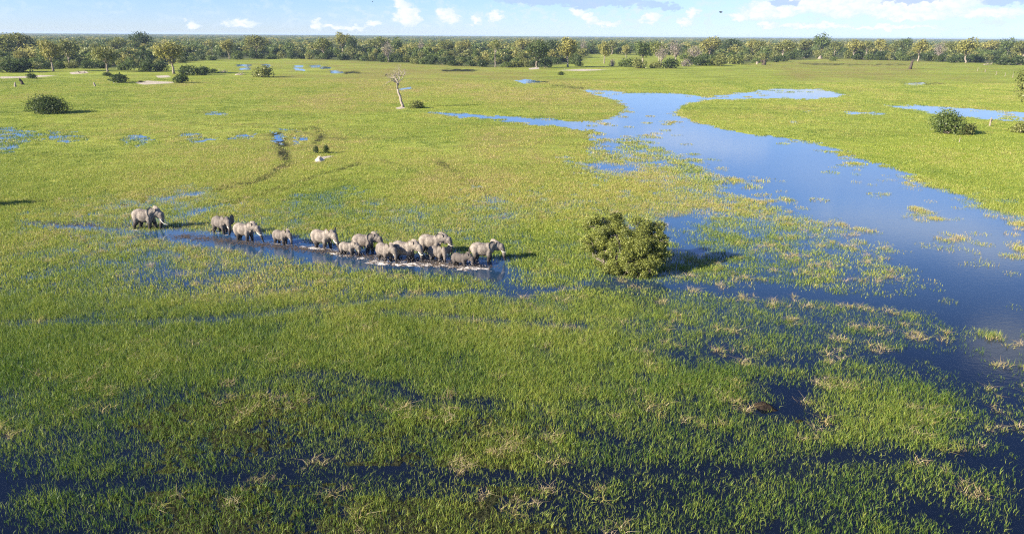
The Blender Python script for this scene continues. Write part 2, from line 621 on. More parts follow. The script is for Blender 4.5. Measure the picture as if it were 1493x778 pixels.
# (polyline, half thickness in photo pixels, depth)
TRACKS = [

    ([(30, 324), (120, 329), (200, 338), (262, 343)], 2.6, 0.36),
    ([(262, 343), (330, 352), (400, 364), (460, 373), (520, 381), (600, 388), (660, 391), (722, 393)], 9, 1.5),
    ([(330, 345), (420, 355), (520, 370), (620, 380), (712, 386)], 9, 1.5),
    ([(0, 471), (100, 469), (200, 469), (310, 467), (420, 452), (560, 436), (650, 427), (740, 423), (840, 420)], 3.8, 0.85),
    ([(700, 395), (735, 415), (760, 435)], 9, 0.5),
    ([(770, 398), (830, 405), (880, 410)], 3, 0.5),
    ([(560, 455), (630, 460), (720, 468), (790, 474), (850, 478)], 4.4, 0.85),
    ([(860, 412), (985, 416), (1100, 425), (1200, 434), (1300, 442), (1420, 455)], 6.5, 0.9),
    ([(0, 704), (150, 709), (280, 700), (400, 694), (520, 690), (640, 692), (760, 697), (900, 695), (1000, 688), (1100, 680),
      (1200, 672), (1300, 664), (1400, 670), (1493, 684), (1600, 690)], 6.5, 1.25),
    ([(1180, 660), (1280, 655), (1340, 668)], 8, 0.6),
    ([(430, 545), (500, 545), (560, 562), (620, 582), (720, 586)], 8, 0.55),
    ([(790, 588), (850, 592), (960, 590), (1020, 580)], 6, 0.3),
    ([(1090, 590), (1140, 605), (1190, 610), (1160, 580), (1130, 560)], 11, 0.55),
    ([(370, 690), (440, 670), (500, 655)], 12, 0.2),
    ([(520, 710), (600, 712), (680, 720)], 8, 0.25),
    ([(780, 745), (860, 755), (920, 740)], 12, 0.2),
    ([(408, 192), (404, 224)], 6, 0.30),
    ([(444, 194), (428, 220)], 7, 0.32),
    ([(960, 400), (1060, 412), (1200, 425)], 3.5, 0.4),
    ([(1000, 520), (1130, 525), (1260, 518), (1400, 525)], 8, 0.32),
]
# trodden lines where the grass is beaten down to dark mud
TROD = [
    ([(180, 300), (300, 281), (380, 263), (420, 240), (412, 215), (404, 195)], 2.4, 0.75),
    ([(250, 318), (380, 282), (470, 255), (520, 240)], 1.8, 0.6),
    ([(330, 300), (420, 275), (500, 262)], 1.8, 0.5),
    ([(640, 238), (690, 268), (716, 290), (690, 300)], 2.4, 0.55),
    ([(430, 190), (455, 186), (470, 196), (462, 208)], 2.0, 0.55),
    ([(505, 205), (470, 200), (400, 186), (340, 186), (280, 180)], 1.6, 0.32),
    ([(0, 296), (120, 310), (200, 322)], 2.0, 0.5), ([(560, 235), (640, 262), (720, 280)], 1.8, 0.4),
    ([(40, 326), (150, 334), (262, 346), (420, 374), (520, 390), (640, 402), (722, 404), (770, 400)], 5.0, 0.7),
    ([(648, 103), (690, 103)], 1.2, 1.0), ([(782, 119), (795, 120)], 1.2, 1.0), ([(505, 106), (525, 106)], 1.0, 0.8), ([(1315, 121), (1330, 122), (1380, 123)], 0.9, 0.7),
    ([(845, 418), (900, 413), (965, 412)], 5.0, 0.9), ([(1165, 93), (1240, 95), (1330, 94)], 0.8, 0.6), ([(810, 125), (845, 130)], 2.0, 0.6),
]
# cover: 1 = closed meadow, about 0.5 = grass standing in water, 0 = open water
COVER = [
    (0, 110, 1.0), (300, 110, 1.0), (600, 112, 1.0), (900, 112, 1.0), (1200, 110, 1.0), (1493, 115, 1.0),
    (0, 160, 1.0), (250, 160, 1.0), (500, 160, 1.0), (720, 140, .95), (800, 150, .9), (1300, 140, 1.0), (1493, 145, 1.0),
    (0, 203, .68), (100, 200, .69), (200, 201, .69), (280, 200, .68), (350, 198, .68), (420, 200, .74), (200, 190, .8), (350, 188, .85), (250, 212, .8), (360, 212, .82), (150, 185, .92), (300, 184, .92), (100, 222, .95), (300, 225, .95),
    (500, 215, .85), (600, 205, .95), (700, 200, .9), (800, 205, .85), (900, 220, .66), (960, 235, .60), (850, 230, .72), (1000, 270, .62), (920, 280, .75),
    (1100, 180, .95), (1300, 200, .98), (1493, 200, 1.0), (1400, 240, .95), (1493, 280, .9), (1450, 290, .75),
    (0, 260, .95), (200, 260, .92), (400, 260, .86), (600, 260, .85), (750, 260, .78), (250, 285, .66), (480, 300, .74), (620, 310, .74), (200, 300, .72), (700, 215, .74), (740, 300, .66),
    (0, 340, .90), (150, 370, .74), (300, 390, .66), (230, 400, .60), (500, 330, .82), (760, 300, .78), (800, 340, .9), (840, 390, .92),
    (0, 430, .78), (200, 440, .72), (400, 430, .72), (550, 410, .84), (700, 400, .82), (760, 440, .64),
    (1000, 400, .76), (1020, 350, .66), (1100, 330, .58), (1040, 310, .62), (1120, 370, .54), (1200, 400, .54), (1260, 385, .42), (1280, 415, .38), (1330, 440, .32),
    (1000, 440, .50), (1100, 450, .43), (1200, 455, .38), (1300, 480, .36), (1380, 520, .29), (1440, 600, .36), (1490, 640, .28), (1450, 560, .28),
    (0, 520, .84), (150, 530, .82), (300, 520, .76), (450, 500, .78), (600, 500, .84), (750, 480, .80), (850, 500, .80), (930, 470, .58), (1000, 500, .46), (1100, 490, .42), (1200, 540, .50), (1120, 560, .46), (1050, 520, .44),
    (60, 600, .58), (200, 600, .54), (350, 600, .50), (480, 620, .52), (600, 600, .66), (720, 540, .76), (800, 560, .74), (950, 560, .72), (1050, 560, .72), (1250, 590, .62), (1350, 600, .66), (1300, 630, .62),
    (30, 680, .50), (150, 660, .51), (300, 660, .52), (420, 650, .42), (560, 660, .48), (700, 650, .54), (850, 650, .54), (1000, 630, .54), (1100, 650, .58), (1400, 640, .48),
    (40, 750, .55), (150, 740, .56), (300, 750, .52), (450, 740, .46), (600, 750, .50), (750, 740, .44), (900, 740, .44), (1050, 720, .48), (1200, 720, .50), (1350, 720, .44), (1480, 740, .38),
]
# warmth of the grass: 0 green .. 1 straw brown
WARM = [
    (0, 100, .45), (300, 110, .5), (560, 118, .85), (480, 120, .7), (640, 124, .8), (720, 126, .75), (860, 110, .5), (830, 128, .9), (1000, 110, .5), (1100, 120, .45), (1180, 100, .75), (1300, 100, .75), (1400, 105, .6), (1493, 120, .5),
    (100, 150, .45), (300, 170, .55), (450, 190, .65), (650, 150, .5), (600, 200, .55), (750, 230, .75), (700, 260, .8), (850, 215, .55), (820, 260, .6), (840, 290, .65), (1200, 170, .5), (1400, 170, .5), (1350, 230, .4), (1450, 280, .45),
    (100, 260, .5), (300, 300, .55), (500, 300, .45), (650, 310, .5), (150, 340, .65), (200, 360, .7), (60, 390, .6), (350, 400, .7), (250, 430, .65), (450, 410, .6), (550, 400, .3), (800, 380, .18), (870, 400, .2), (1000, 400, .25),
    (60, 480, .5), (200, 500, .55), (350, 480, .5), (500, 520, .35), (650, 500, .28), (800, 500, .3), (900, 540, .25), (1000, 560, .25), (1100, 470, .3), (1300, 500, .4), (1250, 590, .4), (1400, 600, .4), (1300, 400, .5), (1480, 350, .7), (1280, 280, .7),
    (60, 620, .42), (250, 640, .4), (460, 620, .45), (600, 640, .35), (800, 640, .35), (1000, 660, .3), (1200, 680, .28), (1400, 700, .25), (200, 740, .38), (500, 740, .35), (800, 740, .35), (1100, 740, .25),
]
LUSH = [(800, 370, .9), (850, 340, .7), (760, 360, .6), (980, 395, .7), (740, 340, .4), (870, 400, .8), (1350, 215, .5), (1450, 230, .6), (1400, 190, .35), (600, 160, .25), (700, 345, .3), (550, 400, .3), (420, 300, .3), (600, 400, .0), (700, 440, .0), (1000, 300, 0), (900, 270, .1),
        (300, 200, .0), (100, 300, .1), (1200, 170, .15), (1000, 110, .2), (500, 110, .2), (100, 130, .2), (300, 450, .1), (700, 250, 0), (1100, 450, 0), (500, 600, 0), (1000, 650, 0), (150, 600, .1), (600, 500, .15)]
BARE = [
    [(0, 112), (25, 112), (60, 110), (85, 111), (40, 114), (0, 115)],
    [(100, 106), (125, 104), (130, 107), (105, 109)],
    [(195, 121), (215, 118), (232, 119), (256, 120), (250, 122), (210, 124)],
    [(225, 111), (245, 110), (250, 113), (232, 114)],
    [(576, 158), (587, 155), (592, 158), (580, 160)],
    [(459, 233), (466, 230), (480, 228), (492, 227), (474, 232), (466, 238), (459, 237)],
    [(770, 100), (785, 98), (787, 101), (772, 102)],
    [(806, 103), (850, 101), (895, 102), (850, 104)],
]

SPECK = [(1330, 275, .5), (1440, 320, .7), (1400, 365, .55), (1460, 400, .6), (1470, 440, .55), (1250, 248, .5), (960, 230, .8), (1010, 270, .8), (1080, 300, .7), (1130, 330, .7), (1300, 400, .6), (1380, 450, .55),
         (1005, 172, .6), (975, 185, .5), (880, 142, .6), (1120, 140, .4), (1440, 490, .5), (1450, 550, .5), (1200, 270, 0), (1300, 340, 0), (1150, 240, 0), (1080, 215, 0), (940, 155, .05), (1030, 200, 0), (1410, 415, .1), (1440, 460, 0), (700, 170, .2), (820, 178, .1),
         (900, 190, .5), (1060, 275, .6), (1250, 310, 0), (1360, 390, 0), (1190, 208, .3), (1490, 330, .9), (1490, 370, .8), (1380, 300, .7), (1420, 340, .7), (1290, 258, .6), (930, 200, .6), (985, 225, .8), (960, 165, .35), (860, 180, .35), (760, 173, .3), (1150, 350, .5), (1230, 370, .5)]
GX0, GX1, GY0, GY1, GSX = -120, 1620, 52, 850, 2
gx = np.arange(GX0, GX1, GSX, dtype=float)
gy = np.arange(GY0, GY1, 1, dtype=float)
PX, PY = np.meshgrid(gx, gy)
YS = 3.0                                   # foreshortening: a pixel down is farther on the ground than one across


def seg_dist(px, py, a, b):
    ax, ay, bx, by = a[0], a[1] * YS, b[0], b[1] * YS
    dx, dy = bx - ax, by - ay
    t = np.clip(((px - ax) * dx + (py * YS - ay) * dy) / max(dx * dx + dy * dy, 1e-9), 0, 1)
    return np.hypot(px - ax - t * dx, py * YS - ay - t * dy)


def poly_sd(poly, pad=70):
    """signed distance (inside negative), only worked out near the outline"""
    xs, ys = [p[0] for p in poly], [p[1] for p in poly]
    i0, i1 = np.searchsorted(gx, [min(xs) - pad, max(xs) + pad])
    j0, j1 = np.searchsorted(gy, [min(ys) - pad / YS, max(ys) + pad / YS])
    px, py = PX[j0:j1, i0:i1], PY[j0:j1, i0:i1]
    d = np.full(px.shape, 1e9)
    ins = np.zeros(px.shape, bool)
    for a, b in zip(poly, poly[1:] + poly[:1]):
        d = np.minimum(d, seg_dist(px, py, a, b))
        if a[1] != b[1]:
            c = ((a[1] > py) != (b[1] > py)) & (px < (b[0] - a[0]) * (py - a[1]) / (b[1] - a[1]) + a[0])
            ins ^= c
    return (slice(j0, j1), slice(i0, i1)), np.where(ins, -d, d)


def idw(ctrl):
    num = np.zeros(PX.shape)
    den = np.zeros(PX.shape)
    for x, y, v in ctrl:
        k = 1.0 / (1 + (y - 50) / 200.0)        # points count over smaller spans far away
        w = 1.0 / ((((PX - x) / 55) ** 2 + ((PY - y) / 22 * (0.6 + k)) ** 2) + 0.15) ** 2
        num += w * v
        den += w
    return num / den


cover0 = idw(COVER)
warm0 = idw(WARM)
lush0 = idw(LUSH)
speck0 = idw(SPECK)
water_d = np.full(PX.shape, 70.0)
for pl_ in WATER:
    sl, sd = poly_sd(pl_)
    water_d[sl] = np.minimum(water_d[sl], sd)
track0 = np.zeros(PX.shape)
wake0 = np.zeros(PX.shape)
for k_, (pl_, th, amt) in enumerate(TRACKS):
    for a, b in zip(pl_, pl_[1:]):
        d = seg_dist(PX, PY, a, b) / YS
        t_ = amt * np.exp(-(d / th) ** 2 * 1.2)
        track0 = np.maximum(track0, t_)
        if k_ < 3:
            wake0 = np.maximum(wake0, np.exp(-(d / th) ** 2))
trod0 = np.zeros(PX.shape)
for pl_, th, amt in TROD:
    for a, b in zip(pl_, pl_[1:]):
        d = seg_dist(PX, PY, a, b) / YS
        trod0 = np.maximum(trod0, amt * np.exp(-(d / (1.45 * th)) ** 2))
bare0 = np.zeros(PX.shape)
for pl_ in BARE:
    sl, sd = poly_sd(pl_, 30)
    bare0[sl] = np.maximum(bare0[sl], np.clip(0.5 - sd / 8.0, 0, 1))
# the woodland edge, left to right
EDGE = [(-120, 100), (0, 101), (120, 99), (180, 100), (230, 98), (262, 90), (330, 87), (420, 85), (520, 89), (600, 93), (700, 97), (790, 98), (850, 90), (870, 80), (985, 80), (1000, 92),
        (1070, 93), (1110, 91), (1150, 88), (1200, 85), (1300, 88), (1400, 91), (1493, 93), (1620, 95)]
edge_y = np.interp(gx, [e[0] for e in EDGE], [e[1] for e in EDGE])
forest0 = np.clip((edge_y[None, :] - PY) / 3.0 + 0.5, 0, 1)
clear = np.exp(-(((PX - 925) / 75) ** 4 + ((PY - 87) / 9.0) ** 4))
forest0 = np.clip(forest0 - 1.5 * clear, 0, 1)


def samp(field, px, py):
    x = np.clip((px - GX0) / GSX, 0, len(gx) - 1.001)
    y = np.clip(py - GY0, 0, len(gy) - 1.001)
    xi, yi = x.astype(int), y.astype(int)
    xf, yf = x - xi, y - yi
    f = field
    return (f[yi, xi] * (1 - xf) + f[yi, xi + 1] * xf) * (1 - yf) + (f[yi + 1, xi] * (1 - xf) + f[yi + 1, xi + 1] * xf) * yf


def marsh(x, y):
    """cover, warmth, lushness, bareness, forest, wake at ground points (numpy arrays)"""
    px, py = proj(x, y)
    dist = np.hypot(x, y)
    wob = fbm(x / 9.0, y / 14.0, 3, 4)
    sc = np.clip(1.6 - dist / 500.0, 0.35, 1.3)
    ww = np.interp(py, [80, 130, 200, 300, 400], [3.0, 7.0, 15.0, 34.0, 46.0])
    fine = fbm(x / 1.7, y / 2.6, 11, 4, 0.65)
    yy = np.maximum(y, 8.0)
    frag = fbm(x / yy * 95.0 + 300, np.log(yy) * 55.0, 77, 4, 0.72)
    nearf = np.clip((dist - 45) / 60, 0.35, 1)
    wd = samp(water_d, px, py) + ww * (1.7 * wob + 1.3 * frag)
    mid = fbm(x / 6.5, y / 8.5, 23, 3, 0.6)
    big = fbm(x / 24.0, y / 38.0, 31, 3)
    c0 = samp(cover0, px, py)
    c = c0
    c = c + (0.24 * fine + np.interp(dist, [90, 190], [0.36, 1.3]) * frag + (0.20 * mid + 0.18 * big) * nearf) * np.clip(1.35 - c, 0.25, 0.8) * 1.2
    tr = samp(track0, px + wob * 14, py + fine * 5)
    c = c - 0.62 * tr * (1 + 0.9 * fine)
    wm = np.clip(wd / ww + 0.4, 0, 1)
    c = c * wm
    # loose floating tufts along the shores of the open water
    shore = np.exp(-((wd + 0.6 * ww) / ww) ** 2) * np.clip((py - 120) / 80, 0, 1)
    c = c + shore * np.clip(fine * 2.4 + mid * 1.6 - 0.25, 0, 1) * 0.75
    sp = samp(speck0, px, py) * (1 - wm)
    c = c + sp * np.clip((1.2 * fine + 1.5 * frag + 0.9 * mid - 0.10) * 2.6, 0, 1) * 1.15
    return dict(cover=c, base=c0, warm=np.clip(samp(warm0, px, py) + 0.45 * mid + 0.35 * fine + 0.35 * sp + 0.35 * frag + 0.55 * big, 0, 1), lush=np.clip(samp(lush0, px, py) + 0.5 * big, 0, 1),
                bare=samp(bare0, px, py) + 0.15 * fine * (samp(bare0, px, py) > 0.02), forest=samp(forest0, px, py), wake=samp(wake0, px, py), track=tr, trod=np.clip(samp(trod0, px + wob * 12, py + frag * 6) * (1 + 1.6 * fine), 0, 1), px=px, py=py, fine=fine, mid=mid, big=big, frag=frag)


# ------------------------------------------------------------------ the ground sheet and the water sheet
rows_py = np.concatenate([np.array([1400, 1150, 1000, 920]), np.arange(850, 320, -1.9), np.arange(320, 130, -1.25), np.arange(130, 62, -0.75)])
ang = PITCH + np.arctan((rows_py - CY) / F_PX)
rows_d = CAM_H / np.tan(ang)
rows_d = np.concatenate([rows_d, np.geomspace(rows_d[-1] * 1.08, 42000, 24)])
tt = np.concatenate([np.array([-2.2, -1.6, -1.25, -1.0]), np.linspace(-0.86, 0.86, 620), np.array([1.0, 1.25, 1.6, 2.2])])
GXw = rows_d[:, None] * tt[None, :]
GYw = np.repeat(rows_d[:, None], len(tt), 1)
fld = marsh(GXw, GYw)
cov = fld['cover']
thr = np.interp(GYw, [70, 95, 150], [1.05, 0.85, 0.50])
bog = np.clip((fld['py'] - 500) / 90, 0, 1) * np.clip((1080 - fld['px']) / 320, 0, 1) * np.clip((fld['px'] - 20) / 200, 0.35, 1)
bogn = bog + 1.3 * fld['frag'] + 0.9 * fld['fine'] + 0.7 * fld['mid']
bogm = np.clip((bogn - 0.80) / 0.15, 0, 1) * (bog > 0.02) * np.clip(1 - 2.2 * fld['track'], 0, 1)
fld['trod'] = np.maximum(fld['trod'], bogm * 0.95)
thr = np.where(fld['base'] < 0.76, np.maximum(thr, np.interp(fld['base'], [0.68, 0.76], [0.95, 0.5])), thr)
height = np.clip((cov - thr) * 0.42, -0.30, 0.085) + 0.03 * fld['fine'] * (cov > thr)
height = np.where(fld['bare'] > 0.3, np.maximum(height, 0.06 + 0.12 * np.clip(fld['bare'], 0, 1)), height)
height = np.where(fld['forest'] > 0.5, np.maximum(height, 0.08), height)
height = np.maximum(height, -0.3 + bogm * 0.315)
height[GYw > 1500] = 0.08
nr, nc = GXw.shape
gm = bpy.data.meshes.new('ground')
co = np.stack([GXw, GYw, height], -1).reshape(-1, 3)
gm.vertices.add(nr * nc)
gm.vertices.foreach_set('co', co.astype(np.float32).ravel())
ii = np.arange(nr * nc).reshape(nr, nc)
q = np.stack([ii[:-1, :-1], ii[:-1, 1:], ii[1:, 1:], ii[1:, :-1]], -1).reshape(-1, 4)
gm.loops.add(q.size)
gm.loops.foreach_set('vertex_index', q.ravel().astype(np.int32))
gm.polygons.add(len(q))
gm.polygons.foreach_set('loop_start', np.arange(0, q.size, 4, dtype=np.int32))
gm.polygons.foreach_set('use_smooth', np.ones(len(q), bool))
for nm, key in (('dry', None), ('trod', 'trod'), ('lush', 'lush'), ('bare', 'bare'), ('forest', 'forest')):
    arr = np.clip((fld['warm'] - 0.5) * 2.2, 0, 1) if key is None else fld[key]
    gm.attributes.new(nm, 'FLOAT', 'POINT').data.foreach_set('value', arr.ravel().astype(np.float32))
gm.materials.append(M['ground'])
gm.update(calc_edges=True)
ground = link(bpy.data.objects.new('ground', gm))
tag(ground, 'wide green floodplain meadow stretching to the horizon', kind='structure')

wb = MB()
wb.add([(-900, 5, 0), (900, 5, 0), (900, 1400, 0), (-900, 1400, 0)], [(0, 1, 2, 3)])
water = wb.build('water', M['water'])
tag(water, 'shallow blue flood water winding through the grass', kind='structure')


# ------------------------------------------------------------------ grass, instanced tufts
def blade_tuft(g, n, radius, h0, h1, width, spread=0.18, bend=0.25):
    r = radius * np.sqrt(g.random(n))
    t = g.random(n) * 2 * math.pi
    base = np.stack([r * np.cos(t), r * np.sin(t), np.full(n, -0.08)], -1)
    h = (h0 + (h1 - h0) * g.random((n, 1)))
    lean = g.normal(size=(n, 2)) * spread
    bnd = g.normal(size=(n, 2)) * bend
    mid = base + np.concatenate([lean * h * 0.5, h * 0.55], 1)
    tip = base + np.concatenate([(lean + bnd) * h, h * (1.0 - 0.15 * np.abs(bnd[:, :1]))], 1)
    a = g.random(n) * 2 * math.pi
    w = np.stack([np.cos(a), np.sin(a), np.zeros(n)], -1) * width * (0.6 + 0.8 * g.random((n, 1)))
    q = np.stack([base - w, base + w, mid + w * 0.85, mid - w * 0.85], 1)
    q2 = np.stack([mid - w * 0.85, mid + w * 0.85, tip + w * 0.12, tip - w * 0.12], 1)
    lf = g.random(n)
    return np.concatenate([q, q2]), np.concatenate([lf, lf])


def instancer(name, pts, rotz, scl, tintv, meshes, pick, label, extra=None):
    """one object whose geometry nodes set the prototype meshes on the points"""
    coll = bpy.data.collections.new(name + '_kinds')
    for i, me in enumerate(meshes):
        coll.objects.link(bpy.data.objects.new('%s_kind_%02d' % (name, i), me))
    me = bpy.data.meshes.new(name)
    n = len(pts)
    me.vertices.add(n)
    me.vertices.foreach_set('co', pts.astype(np.float32).ravel())
    rot = np.zeros((n, 3), np.float32)
    rot[:, 2] = rotz
    me.attributes.new('rot', 'FLOAT_VECTOR', 'POINT').data.foreach_set('vector', rot.ravel())
    s = scl if scl.ndim == 2 else np.repeat(scl[:, None], 3, 1)
    me.attributes.new('scl', 'FLOAT_VECTOR', 'POINT').data.foreach_set('vector', s.astype(np.float32).ravel())
    me.attributes.new('tint', 'FLOAT', 'POINT').data.foreach_set('value', tintv.astype(np.float32))
    me.attributes.new('pick', 'INT', 'POINT').data.foreach_set('value', pick.astype(np.int32))
    ob = link(bpy.data.objects.new(name, me))
    ng = bpy.data.node_groups.new(name + '_nodes', 'GeometryNodeTree')
    ng.interface.new_socket('Geometry', in_out='INPUT', socket_type='NodeSocketGeometry')
    ng.interface.new_socket('Geometry', in_out='OUTPUT', socket_type='NodeSocketGeometry')
    gi, go = ng.nodes.new('NodeGroupInput'), ng.nodes.new('NodeGroupOutput')
    m2p = ng.nodes.new('GeometryNodeMeshToPoints')
    iop = ng.nodes.new('GeometryNodeInstanceOnPoints')
    ci = ng.nodes.new('GeometryNodeCollectionInfo')
    ci.inputs['Collection'].default_value = coll
    ci.inputs['Separate Children'].default_value = True
    ci.inputs['Reset Children'].default_value = True
    iop.inputs['Pick Instance'].default_value = True

    def na(nm, ty):
        nd = ng.nodes.new('GeometryNodeInputNamedAttribute')
        nd.data_type = ty
        nd.inputs['Name'].default_value = nm
        return nd.outputs['Attribute']
    L = ng.links.new
    L(gi.outputs[0], m2p.inputs['Mesh'])
    L(m2p.outputs['Points'], iop.inputs['Points'])
    L(ci.outputs[0], iop.inputs['Instance'])
    L(na('pick', 'INT'), iop.inputs['Instance Index'])
    L(na('rot', 'FLOAT_VECTOR'), iop.inputs['Rotation'])
    L(na('scl', 'FLOAT_VECTOR'), iop.inputs['Scale'])
    L(iop.outputs[0], go.inputs[0])
    md = ob.modifiers.new('scatter', 'NODES')
    md.node_group = ng
    tag(ob, label, kind='stuff')
    return ob


def band(d0, d1, per_m2, g, tmax=0.80):
    """random ground points in the view wedge between two distances"""
    n = int(tmax * (d1 * d1 - d0 * d0) * per_m2)
    d = np.sqrt(d0 * d0 + (d1 * d1 - d0 * d0) * g.random(n))
    t = (g.random(n) * 2 - 1) * tmax
    return d * t, d


def keep_grass(x, y, g, lo, hi, soft=1.0):
    f = marsh(x, y)
    p_ = np.clip((f['cover'] - lo) / (hi - lo), 0, 1) ** soft
    k = (g.random(len(x)) < p_) & (f['bare'] < 0.4) & (f['forest'] < 0.5) & (g.random(len(x)) > 0.85 * f['trod'])
    return k, f


def tint_of(f, g, n):
    t = 0.19 + 0.50 * f['warm'] + 0.30 * f['big'] + 0.10 * g.normal(size=n)
    t = t * (1 - 0.45 * f['lush']) + 0.40 * 0.45 * f['lush']
    return np.clip(t, 0, 1)


g1 = np.random.default_rng(21)
near_kinds = [quad_mesh('grass_tuft', *blade_tuft(g1, 26, 0.85, 0.24, 0.58, 0.0115, 0.15, 0.24), M['grass']) for _ in range(8)]
x, y = band(31, 66, 11.0, g1)
k, f = keep_grass(x, y, g1, 0.08, 0.88, 1.9)
x, y = x[k], y[k]
f = {a: b[k] for a, b in f.items()}
n = len(x)
hs = np.clip(0.75 + 0.9 * (f['cover'] - 0.45) + 0.12 * g1.normal(size=n), 0.45, 1.35)
instancer('marsh_grass', np.stack([x, y, np.zeros(n)], -1), g1.random(n) * 6.28, np.stack([np.ones(n), np.ones(n), hs], -1),
          np.clip(tint_of(f, g1, n) - 0.20 * np.clip((70 - y) / 22, 0, 1), 0, 1), near_kinds, g1.integers(0, 8, n), 'reedy green grass standing in dark shallow water nearest the viewer')
print('near tufts', n)

mid_kinds = [quad_mesh('grass_tuft', *blade_tuft(g1, 26, 1.05, 0.22, 0.50, 0.022, 0.14, 0.2), M['grass']) for _ in range(8)]
x, y = band(66, 165, 4.6, g1)
k, f = keep_grass(x, y, g1, 0.08, 0.85, 2.2)
k &= g1.random(len(y)) < np.clip((165 - y) / 55, 0, 1)
x, y = x[k], y[k]
f = {a: b[k] for a, b in f.items()}
n = len(x)
hs = np.clip(0.7 + 0.6 * (f['cover'] - 0.45) + 0.12 * g1.normal(size=n), 0.4, 1.2)
instancer('flooded_grass', np.stack([x, y, np.zeros(n)], -1), g1.random(n) * 6.28, np.stack([np.ones(n), np.ones(n), hs], -1),
          tint_of(f, g1, n), mid_kinds, g1.integers(0, 8, n), 'bright green flooded grass around the elephant herd and the big bush')
print('mid tufts', n)

far_kinds = [quad_mesh('grass_tuft', *blade_tuft(g1, 60, 1.7, 0.20, 0.44, 0.050, 0.2), M['grass']) for _ in range(6)]
x, y = band(95, 420, 0.42, g1)
k, f = keep_grass(x, y, g1, 0.12, 0.85, 1.6)
k &= g1.random(len(y)) < np.clip((y - 95) / 60, 0, 1)
x, y = x[k], y[k]
f = {a: b[k] for a, b in f.items()}
n = len(x)
hs = np.clip(0.75 + 0.3 * g1.normal(size=n), 0.35, 1.3)
instancer('meadow_grass', np.stack([x, y, np.zeros(n)], -1), g1.random(n) * 6.28, np.stack([np.ones(n), np.ones(n), hs], -1),
          tint_of(f, g1, n), far_kinds, g1.integers(0, 6, n), 'yellow green meadow grass across the middle of the floodplain')
print('far tufts', n)

# straw-coloured tussocks in the foreground
straw_kinds = [quad_mesh('straw_tuft', *blade_tuft(g1, 18, 0.32, 0.25, 0.50, 0.013, 0.7, 0.7), M['grass']) for _ in range(6)]
x, y = band(31, 110, 0.34, g1)
f = marsh(x, y)
k = (g1.random(len(x)) < np.clip(0.15 + 1.2 * f['mid'] + 0.8 * (f['warm'] - 0.3), 0, 1)) & (f['cover'] > 0.28) & (f['wake'] < 0.3)
x, y = x[k], y[k]
n = len(x)
cl = np.repeat(np.stack([x, y], -1), 3, 0) + g1.normal(size=(3 * n, 2)) * 0.45
n = len(cl)
instancer('dry_grass', np.concatenate([cl, np.zeros((n, 1))], 1), g1.random(n) * 6.28, 0.6 + 0.8 * g1.random(n),
          np.clip(0.84 + 0.14 * g1.normal(size=n), 0.6, 1), straw_kinds, g1.integers(0, 6, n), 'straw coloured dead grass tussocks scattered through the near marsh')
print('straw', n)


# ------------------------------------------------------------------ elephants
def ellipsoid(bm_, c, r, rot=None):
    import bmesh
    res = bmesh.ops.create_icosphere(bm_, subdivisions=3, radius=1.0)
    mt = Matrix.Translation(c) @ (rot if rot is not None else Matrix.Identity(4)) @ Matrix.Diagonal((r[0], r[1], r[2], 1))
    bmesh.ops.transform(bm_, matrix=mt, verts=res['verts'])


def limb(bm_, pts, rad):
    """overlapping spheres and cones along a chain of joints"""
    import bmesh
    for i in range(len(pts)):
        res = bmesh.ops.create_icosphere(bm_, subdivisions=2, radius=rad[i])
        bmesh.ops.translate(bm_, verts=res['verts'], vec=pts[i])
        if i:
            a, b = Vector(pts[i - 1]), Vector(pts[i])
            d = b - a
            if d.length > 1e-4:
                res = bmesh.ops.create_cone(bm_, cap_ends=True, segments=16, radius1=rad[i - 1], radius2=rad[i], depth=d.length)
                mt = Matrix.Translation((a + b) / 2) @ d.to_track_quat('Z', 'Y').to_matrix().to_4x4()
                bmesh.ops.transform(bm_, matrix=mt, verts=res['verts'])


def curve_pts(ctrl, n=4):
    """Catmull-Rom through the control points"""
    P = [Vector(c) for c in ctrl]
    out = []
    for i in range(len(P) - 1):
        p0, p1, p2, p3 = P[max(i - 1, 0)], P[i], P[i + 1], P[min(i + 2, len(P) - 1)]
        for j in range(n):
            t = j / n
            out.append(0.5 * ((2 * p1) + (p2 - p0) * t + (2 * p0 - 5 * p1 + 4 * p2 - p3) * t * t + (3 * p1 - p0 - 3 * p2 + p3) * t ** 3))
    out.append(P[-1])
    return out


TRUNKS = {
    'down': [(1.98, 0, 1.98), (2.14, 0, 1.62), (2.22, 0, 1.15), (2.24, 0, 0.70), (2.30, 0, 0.30)],
    'reach': [(1.98, 0, 1.98), (2.18, 0, 1.62), (2.36, 0, 1.18), (2.52, 0, 0.72), (2.68, 0, 0.28)],
    'curl': [(1.98, 0, 1.98), (2.14, 0, 1.62), (2.16, 0, 1.15), (2.02, 0, 0.72), (1.86, 0, 0.42), (1.92, 0, 0.28)],
    'back': [(1.98, 0, 1.98), (2.10, 0, 1.60), (2.08, 0, 1.12), (1.98, 0, 0.72), (2.02, 0, 0.38), (2.16, 0, 0.26)],
}


